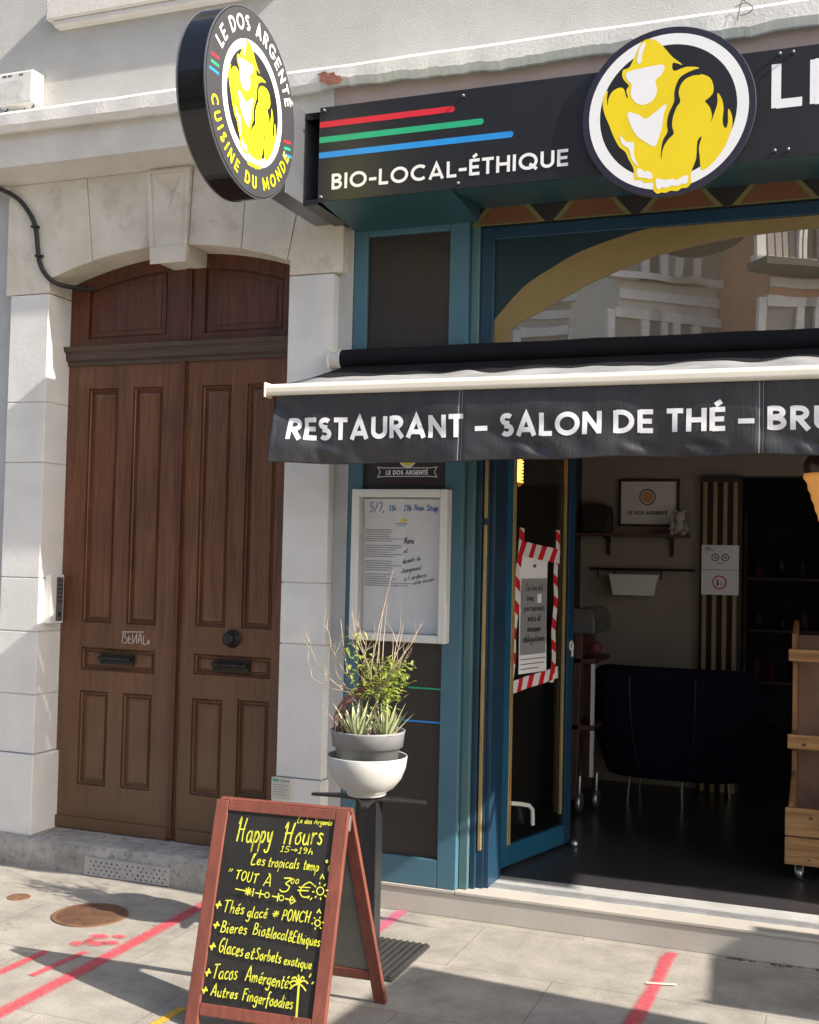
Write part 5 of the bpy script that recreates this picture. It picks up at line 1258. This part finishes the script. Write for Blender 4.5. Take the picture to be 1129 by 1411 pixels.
b = MB(); b.prism([(-1.77,1.833),(-1.565,1.833),(-1.565,1.97),(-1.58,2.02),(-1.62,2.035),(-1.72,2.035),(-1.755,2.02),(-1.77,1.97)], 2.85, 2.97); b.box(-1.755, -1.58, 2.84, 2.849, 1.845, 1.93)
tag(b.build('radio', M['iron'], bevel=.006), 'dark rounded box on the left end of the wall shelf', 'appliance')
ra = thing('hook_rail', 'thin black rail with hooks on the interior wall under the shelf', 'rail', (-1.4, 2.95, 1.55))
b = MB(); b.tube([(-1.72,2.94,1.585),(-1.0,2.94,1.590)], .009, 8)
for x in (-1.70, -1.20, -1.02): b.tube([(x,2.999,1.587),(x,2.94,1.587)], .008, 8)
b.build('bar', M['iron'], ra)
for x in (-1.66, -1.545, -1.225):
    b = MB(); b.tube([(x,2.938,1.60),(x,2.925,1.59),(x,2.93,1.54),(x,2.915,1.525)], .005, 6); b.build('hook', M['iron'], ra)
b = MB(); b.prism([(-1.54,1.41),(-1.265,1.41),(-1.235,1.555),(-1.57,1.555)], 2.84, 2.93); tag(b.build('hanging_planter', M['frame_white'], bevel=.006), 'white box planter hanging from the black rail', 'planter')
sp = thing('slat_panel', 'tall panel of pale wooden slats beside the dark passage', 'panel', (-.84, 2.95, .12))
b = MB(); b.box(-.975, -.70, 2.975, 2.997, .12, 2.228); b.box(-.975, -.70, 2.93, 2.975, 2.19, 2.228); b.build('backing', M['slat_dark'], sp)
for i in range(4):
    b = MB(); x = -.953+i*.066; b.box(x, x+.027, 2.935, 2.974, .12, 2.19); b.build('slat', M['slat'], sp, bevel=.002)
for z0, z1, lab, c in ((1.600,1.765,'white paper notice with two small round symbols taped on the slats, the upper sheet',0),(1.432,1.597,'white paper notice with one red prohibition circle taped on the slats, the lower sheet',1)):
    b = MB(); b.grid(lambda u, v: (-.957+.243*u, 2.928-.004*math.sin(u*3+c), z0+(z1-z0)*v), 4, 4)
    nt_ = tag(b.build('paper_notice', M['paper']), lab, 'notice', 'paper notices taped to the slats'); RM[nt_.name] = Matrix.Translation(nt_.location)
    q = MB(); f = lambda cx, cz: (lambda u, v, o=0: (cx+u, 2.9228-o, cz+v))
    if c == 0:
        for cx in (-.868, -.802):
            ring(q, .019, .025, f(cx,1.682), 0, 28); ribbon(q, [(cx-.010,1.692),(cx+.002,1.682),(cx+.010,1.676)], .004, lambda u, v, o=0: (u, 2.9224, v)); ribbon(q, [(cx-.004,1.672),(cx+.006,1.690)], .004, lambda u, v, o=0: (u, 2.9221, v))
        for i in range(3): q.box(-.935, -.90+.01*i, 2.922, 2.9226, 1.748-i*.01, 1.752-i*.01)
        q.box(-.855, -.815, 2.922, 2.9226, 1.642, 1.646)
        q.build('symbol', M['ink_dark'], nt_)
    else:
        ring(q, .038, .047, f(-.838,1.515), 0, 36); q.build('red_ring', M['red_p'], nt_)
        q = MB(); ribbon(q, [(-.85,1.535),(-.85,1.505)], .009, lambda u, v, o=0: (u, 2.9222, v)); q.poly([(-.862,2.922,1.508),(-.838,2.922,1.508),(-.85,2.922,1.49)])
        ribbon(q, [(-.826,1.495),(-.826,1.525)], .004, lambda u, v, o=0: (u, 2.9222, v)); q.build('symbol', M['ink_dark'], nt_)
# armchair
ch = thing('armchair', 'dark navy velvet tub armchair on thin metal legs seen from behind in the shop', 'armchair', (-1.03, 2.3, .12))
def chair(u, v):
    w = -PI*1.06+u*PI*1.12; hx, hy = .50, .40
    z = .33+v*.66
    top = .66-.14*max(0, abs(math.sin(w/1-PI/2))**8)
    flare = .80+.22*math.sin(min(1, v*1.15)*PI/2)
    cx = math.cos(w); cy = math.sin(w)
    sx = math.copysign(abs(cx)**.6, cx); sy = math.copysign(abs(cy)**.75, cy)
    return (-1.03+hx*flare*sx, 2.45+hy*flare*sy, .33+v*top)
b = MB(); b.smooth = True; b.grid(chair, 48, 16); o = b.build('shell', M['navy'], ch, solid=.07)
b = MB(); b.tube([tuple(Vector(chair(i/60, .985))+Vector((0,0,.012))) for i in range(61)], .016, 8); b.build('piping', M['navy'], ch)
b = MB()
for u in (.18, .30, .42, .54): b.tube([tuple(Vector(chair(u, j/14))+Vector((0,-.037,0))) for j in range(1,14)], .006, 6)
b.build('seam', M['sign_black'], ch)
b = MB(); b.prism([(-1.42,2.18),(-.64,2.18),(-.62,2.7),(-1.44,2.7)], .36, .54, 'xy'); b.build('seat', M['navy'], ch, bevel=.04)
for x, y in ((-1.32,2.28),(-.98,2.27),(-1.32,2.72),(-.74,2.72)):
    b = MB(); b.tube([(x*.93-.07,y,.36),(x,y+.02,.12)], [.011,.008], 8); b.build('leg', M['steel'], ch)
# serving cart
ct = thing('serving_cart', 'brown wooden and metal serving cart on castors behind the open door', 'cart', (-1.5, 1.9, .12))
b = MB(); b.prism([(-1.60,.20),(-1.55,.20),(-1.525,1.20),(-1.575,1.20)], 1.86, 1.92); b.box(-1.60, -1.54, 2.25, 2.31, .2, 1.2); b.build('post', M['cart_wood'], ct, bevel=.004)
b = MB(); b.prism([(-1.60,1.20),(-1.60,1.335),(-1.585,1.35),(-1.50,1.352),(-1.468,1.335),(-1.452,1.29),(-1.448,1.20)], 1.84, 2.33); b.build('hood', mk('grey_metal_hood', (.10,.10,.10), (.07,.07,.07), 6, .4), ct, bevel=.008)
b = MB(); b.box(-1.60, -1.45, 1.86, 2.32, 1.02, 1.05); b.box(-1.60, -1.45, 1.86, 2.32, .62, .65); b.build('tray', M['cart_wood'], ct, bevel=.003)
b = MB(); b.box(-1.475, -1.455, 1.88, 1.91, .34, 1.02); b.build('leg', M['frame_white'], ct)
b = MB(); b.lathe([(.0001,1.85),(.035,1.85),(.04,1.86),(.04,1.88),(.0001,1.885)], (-1.452,0,1.12), 14, 'y'); b.build('knob', M['maroon'], ct)
for x, y in ((-1.535,1.89),(-1.465,2.05)):
    b = MB(); b.lathe([(.012,-.016),(.055,-.016),(.06,-.010),(.06,.010),(.055,.016),(.012,.016)], (x,y,.18), 20, 'x'); b.build('castor', M['steel'], ct)
    b = MB(); b.tube([(x,y,.19),(x,y-.01,.26),(x,y,.34)], .012, 8); b.build('castor_fork', M['steel'], ct)
# display rack with stepped crates
rk = thing('display_rack', 'stepped rack of pale pallet-wood crates on castors at the right of the doorway', 'rack', (.1, 1.1, .12))
side = [(.86,.205),(1.34,.205),(1.34,1.33),(1.28,1.36),(1.06,1.30),(1.05,1.18),(1.16,1.14),(1.16,.81),(1.02,.80),(1.02,.74),(1.16,.70),(1.16,.60),(.88,.49),(.86,.46)]
for x in (-.285, .42):
    b = MB(); b.prism([(y+.0,z) for y,z in side], x, x+.022, 'yz'); b.build('side_panel', M['crate_side'], rk, bevel=.002)
rg = random.Random(31)
b = MB()
for i in range(34):
    z0, z1, y0 = rg.choice(((.21,.33,.8448),(.345,.47,.8478),(.738,.80,1.0048),(1.168,1.222,1.0348)))
    x = rg.uniform(-.29,.44); z = rg.uniform(z0+.012,z1-.012); r = rg.uniform(.003,.008)
    b.poly([(x+r*1.6*math.cos(k*PI/5), y0-.0001*(i+1)/34, z+r*math.sin(k*PI/5)) for k in range(10)])
b.build('knots', M['cart_wood'], rk)
for z0, z1, y0 in ((.205,.335,.845),(.342,.475,.848),(.735,.805,1.005),(1.165,1.225,1.035)):
    b = MB(); b.box(-.300, .455, y0, y0+.018, z0, z1); b.build('front_board', M['crate'], rk, bevel=.003)
b = MB(); b.box(-.262, .42, .88, 1.33, .24, .255); b.box(-.262, .42, 1.03, 1.33, .74, .755); b.box(-.262, .42, 1.05, 1.33, 1.17, 1.185); b.box(-.262, .42, 1.32, 1.338, .24, 1.28); b.build('shelf', mk('crate_inside', (.30,.18,.13), (.20,.115,.08), 6, .7), rk)
for x, y in ((-.235,.93),(.37,.93),(-.235,1.28),(.37,1.28)):
    b = MB(); b.lathe([(.010,-.014),(.026,-.014),(.030,-.009),(.030,.009),(.026,.014),(.010,.014)], (x,y,.150), 20, 'x'); b.build('castor', M['steel'], rk)
    b = MB(); b.box(x-.022, x+.022, y-.022, y+.022, .192, .204); b.box(x-.020, x-.015, y-.014, y+.014, .15, .193); b.box(x+.015, x+.020, y-.014, y+.014, .15, .193); b.build('castor_fork', M['steel'], rk)
# ice cream cone
ic2 = thing('ice_cream_sign', 'hanging oversized ice cream cone with chocolate scoop at the right edge of the doorway', 'cone sign', (-.075, -.2, 1.7))
CX, CY = -.078, -.2
def cone(u, v):
    w = u*2*PI; r = .012+.093*v
    k = 1+.05*(math.sin(w*9+v*22)*math.sin(w*9-v*22))
    return (CX+r*k*math.cos(w), CY+r*k*math.sin(w), 1.70+.29*v)
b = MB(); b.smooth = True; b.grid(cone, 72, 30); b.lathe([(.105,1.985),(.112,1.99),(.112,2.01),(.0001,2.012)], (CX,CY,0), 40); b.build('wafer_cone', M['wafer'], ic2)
b = MB(); b.lathe([(.0001,2.0)]+[(.112*math.cos(a)*(1+.03*math.sin(a*9)), 2.03+.11*math.sin(a)) for a in [rad(-20+11*i) for i in range(10)]]+[(.0001,2.14)], (CX,CY,0), 36); b.build('scoop', M['choc'], ic2)
b = MB(); b.tube([(CX,CY,2.13),(CX,CY,3.235)], .003, 6); b.build('cord', M['cable'], ic2)
# hanging bulb
hb = thing('pendant_bulb', 'glowing spiral filament bulb hanging inside the shop seen through the open door pane', 'lamp', (-1.70, 1.0, 2.0))
BX0, BY0 = -1.70, 1.0
b = MB(); b.tube([(BX0+.017*math.cos(t*.55), BY0+.017*math.sin(t*.55), 2.06+t*.0016) for t in range(110)], .0055, 6); b.build('filament', M['bulb'], hb)
b = MB(); b.lathe([(.0001,2.03),(.028,2.05),(.032,2.12),(.030,2.22),(.018,2.27),(.018,2.30)], (BX0,BY0,0), 20); b.build('bulb_glass', M['clear'], hb)
b = MB(); b.lathe([(.02,2.29),(.022,2.36),(.0001,2.365)], (BX0,BY0,0), 16); b.tube([(BX0,BY0,2.36),(BX0,BY0,3.4)], .004, 6); b.build('socket', M['iron'], hb)
# dim back room shelves
bs_ = thing('back_shelf', 'dark shelving with jars and bottles deep inside the shop', 'shelf', (-.2, 5.6, .12))
b = MB()
for z in (.6, 1.05, 1.5): b.box(-.9, .9, 5.5, 5.8, z, z+.025)
for x in (-.9, .0, .88): b.box(x, x+.025, 5.5, 5.8, .12, 2.1)
b.build('boards', M['cart_wood'], bs_)
rg = random.Random(12)
for z in (.625, 1.075, 1.525):
    x = -.84
    while x < .84:
        r = rg.uniform(.03,.06); h = rg.uniform(.12,.30)
        q = MB(); q.lathe([(.0001,z),(r,z),(r,z+h*.65),(r*.4,z+h*.8),(r*.4,z+h),(.0001,z+h)], (x+r,5.62,0), 12)
        tag(q.build('bottle', M[rg.choice(('iron','gloss_black','maroon','cart_wood','sign_black'))]), 'bottle or jar on the dark shelving deep inside the shop', 'bottle', 'jars and bottles on the back shelves')
        x += 2*r+rg.uniform(.03,.16)

# ------------------------------------------------------------------ the other side of the street and unseen shade casters added at the right
def townhouse(name, label, x0, x1, y, h, mat, rz=0, floors=4, bays=3, trim='fascia', pane='gloss_black', balc=True):
    t = thing(name, label, 'building', ((x0+x1)/2, y, 0), rz)
    R = Matrix.Translation(((x0+x1)/2, y, 0)) @ Matrix.Rotation(rz, 4, 'Z') @ Matrix.Translation((-(x0+x1)/2, -y, 0))
    def T(v): return tuple(R @ Vector(v))
    q = MB(); q.box(x0, x1, y-6, y, -.13, h, T); q.build('wall', mat, t)
    q = MB(); q.box(x0-.1, x1+.1, y, y+.35, h-.5, h, T); q.box(x0, x1, y, y+.15, 4.0, 4.35, T)
    for k in range(1, floors): q.box(x0, x1, y, y+.08, 4.2+k*3.1-.2, 4.2+k*3.1, T)
    q.build('cornice', M[trim], t)
    bw_ = (x1-x0)/bays
    for f in range(floors):
        zb = .2 if f == 0 else 4.6+(f-1)*3.1; zt = 3.4 if f == 0 else zb+2.1
        for k in range(bays):
            cx = x0+(k+.5)*bw_
            q = MB()
            for a0, a1 in ((cx-.72,cx-.55),(cx+.55,cx+.72)): q.box(a0, a1, y, y+.12, zb-.1, zt+.15, T)
            q.box(cx-.55, cx+.55, y, y+.14, zt, zt+.2, T); q.box(cx-.8, cx+.8, y, y+.25, zb-.2, zb-.05, T)
            w = q.build('window', M[trim], t)
            q = MB(); q.box(cx-.55, cx+.55, y+.002, y+.03, zb, zt, T); q.build('pane', M[pane], w)
            if balc and f and (k+f) % 2 == 0:
                q = MB(); q.box(cx-.9, cx+.9, y, y+.8, zb-.35, zb-.22, T)
                for i in range(13): q.box(cx-.88+i*.145, cx-.86+i*.145, y+.76, y+.78, zb-.22, zb+.75, T)
                q.box(cx-.9, cx+.9, y+.75, y+.79, zb+.75, zb+.8, T); q.build('balcony', M['iron'], t)
M['shutter'] = mk('grey_brown_shutter', (.30,.265,.235), (.25,.22,.195), 3, .7)
mo = mk('orange_render', (.50,.24,.13), (.42,.19,.10), 3, .9)
mg = mk('brown_grey_render', (.44,.385,.335), (.38,.33,.285), 3, .9)
mc_ = mk('cream_render', (.62,.56,.48), (.55,.49,.41), 3, .9)
townhouse('townhouse', 'brown-grey town house across the street mirrored in the transom window', -24, -5.3, -20.5, 12.5, mg, 0, 4, 7, pane='shutter', balc=False)
townhouse('townhouse', 'narrow cream town house with balconies across the street mirrored in the transom window', -4.9, -2.5, -19.5, 13, mc_, rad(-40), 4, 3, pane='shutter', balc=False)
townhouse('townhouse', 'orange town house with cream window surrounds across the street', -2.2, 5.6, -20.5, 13, mo, rad(-32), 4, 9, pane='shutter')
# parasol added out of view to throw the large shadow below the doorway
pa = thing('shadow_parasol', 'square grey sunshade on a pole, added out of view to cast a shadow', 'shadow_parasol', (2.79, -2.585, 0), rad(-5))
Rr = 1.32; PXc, PYc = 2.79, -2.585
ca5, sa5 = math.cos(rad(-5)), math.sin(rad(-5))
rot = lambda x, y, z: (PXc+x*ca5-y*sa5, PYc+x*sa5+y*ca5, z)
b = MB(); b.add([rot(0,0,2.75)]+[rot(sx*Rr, sy*Rr, 2.3) for sx, sy in ((-1,-1),(1,-1),(1,1),(-1,1))], [(0,1,2),(0,2,3),(0,3,4),(0,4,1)]); b.build('canopy', M['fabric_top'], pa, solid=.004)  # canopy of the added parasol, casts the large shadow
b = MB(); b.tube([rot(0,0,.05),rot(0,0,2.78)], .024, 12); b.build('shadow_parasol_pole', M['black_metal'], pa)
b = MB(); b.box(-.3, .3, -.3, .3, .0, .06, lambda v: rot(*v)); b.build('base', M['pot_grey'], pa, bevel=.01)
for sx, sy in ((-1,-1),(1,-1),(1,1),(-1,1)):
    b = MB(); b.tube([rot(0,0,2.73),rot(sx*Rr*.99,sy*Rr*.99,2.285)], .01, 6); b.build('shadow_parasol_rib', M['black_metal'], pa)
# unseen canopy added to cast the shadow patch right of the doorway
na = thing('shadow_canopy', 'narrow grey canopy on arms, added out of view to cast a shadow', 'awning', (4.2, -.6, 2.2))
b = MB(); b.add([(2.57,-.40,2.22),(5.6,-.40,2.22),(5.6,-1.01,2.18),(2.57,-1.01,2.18)], [(0,1,2,3)]); b.build('canopy', M['fabric_top'], na, solid=.004)  # added canopy, casts the shadow patch
b = MB(); b.box(2.565, 5.62, -1.04, -1.01, 2.16, 2.20); b.build('front_bar', M['cream_bar'], na, bevel=.004)  # front bar of the added canopy
for xx in (3.6, 5.3):
    b = MB(); b.tube([(xx,-.0,2.32),(xx,-1.02,2.2)], .014, 8); b.build('arm', M['steel'], na)
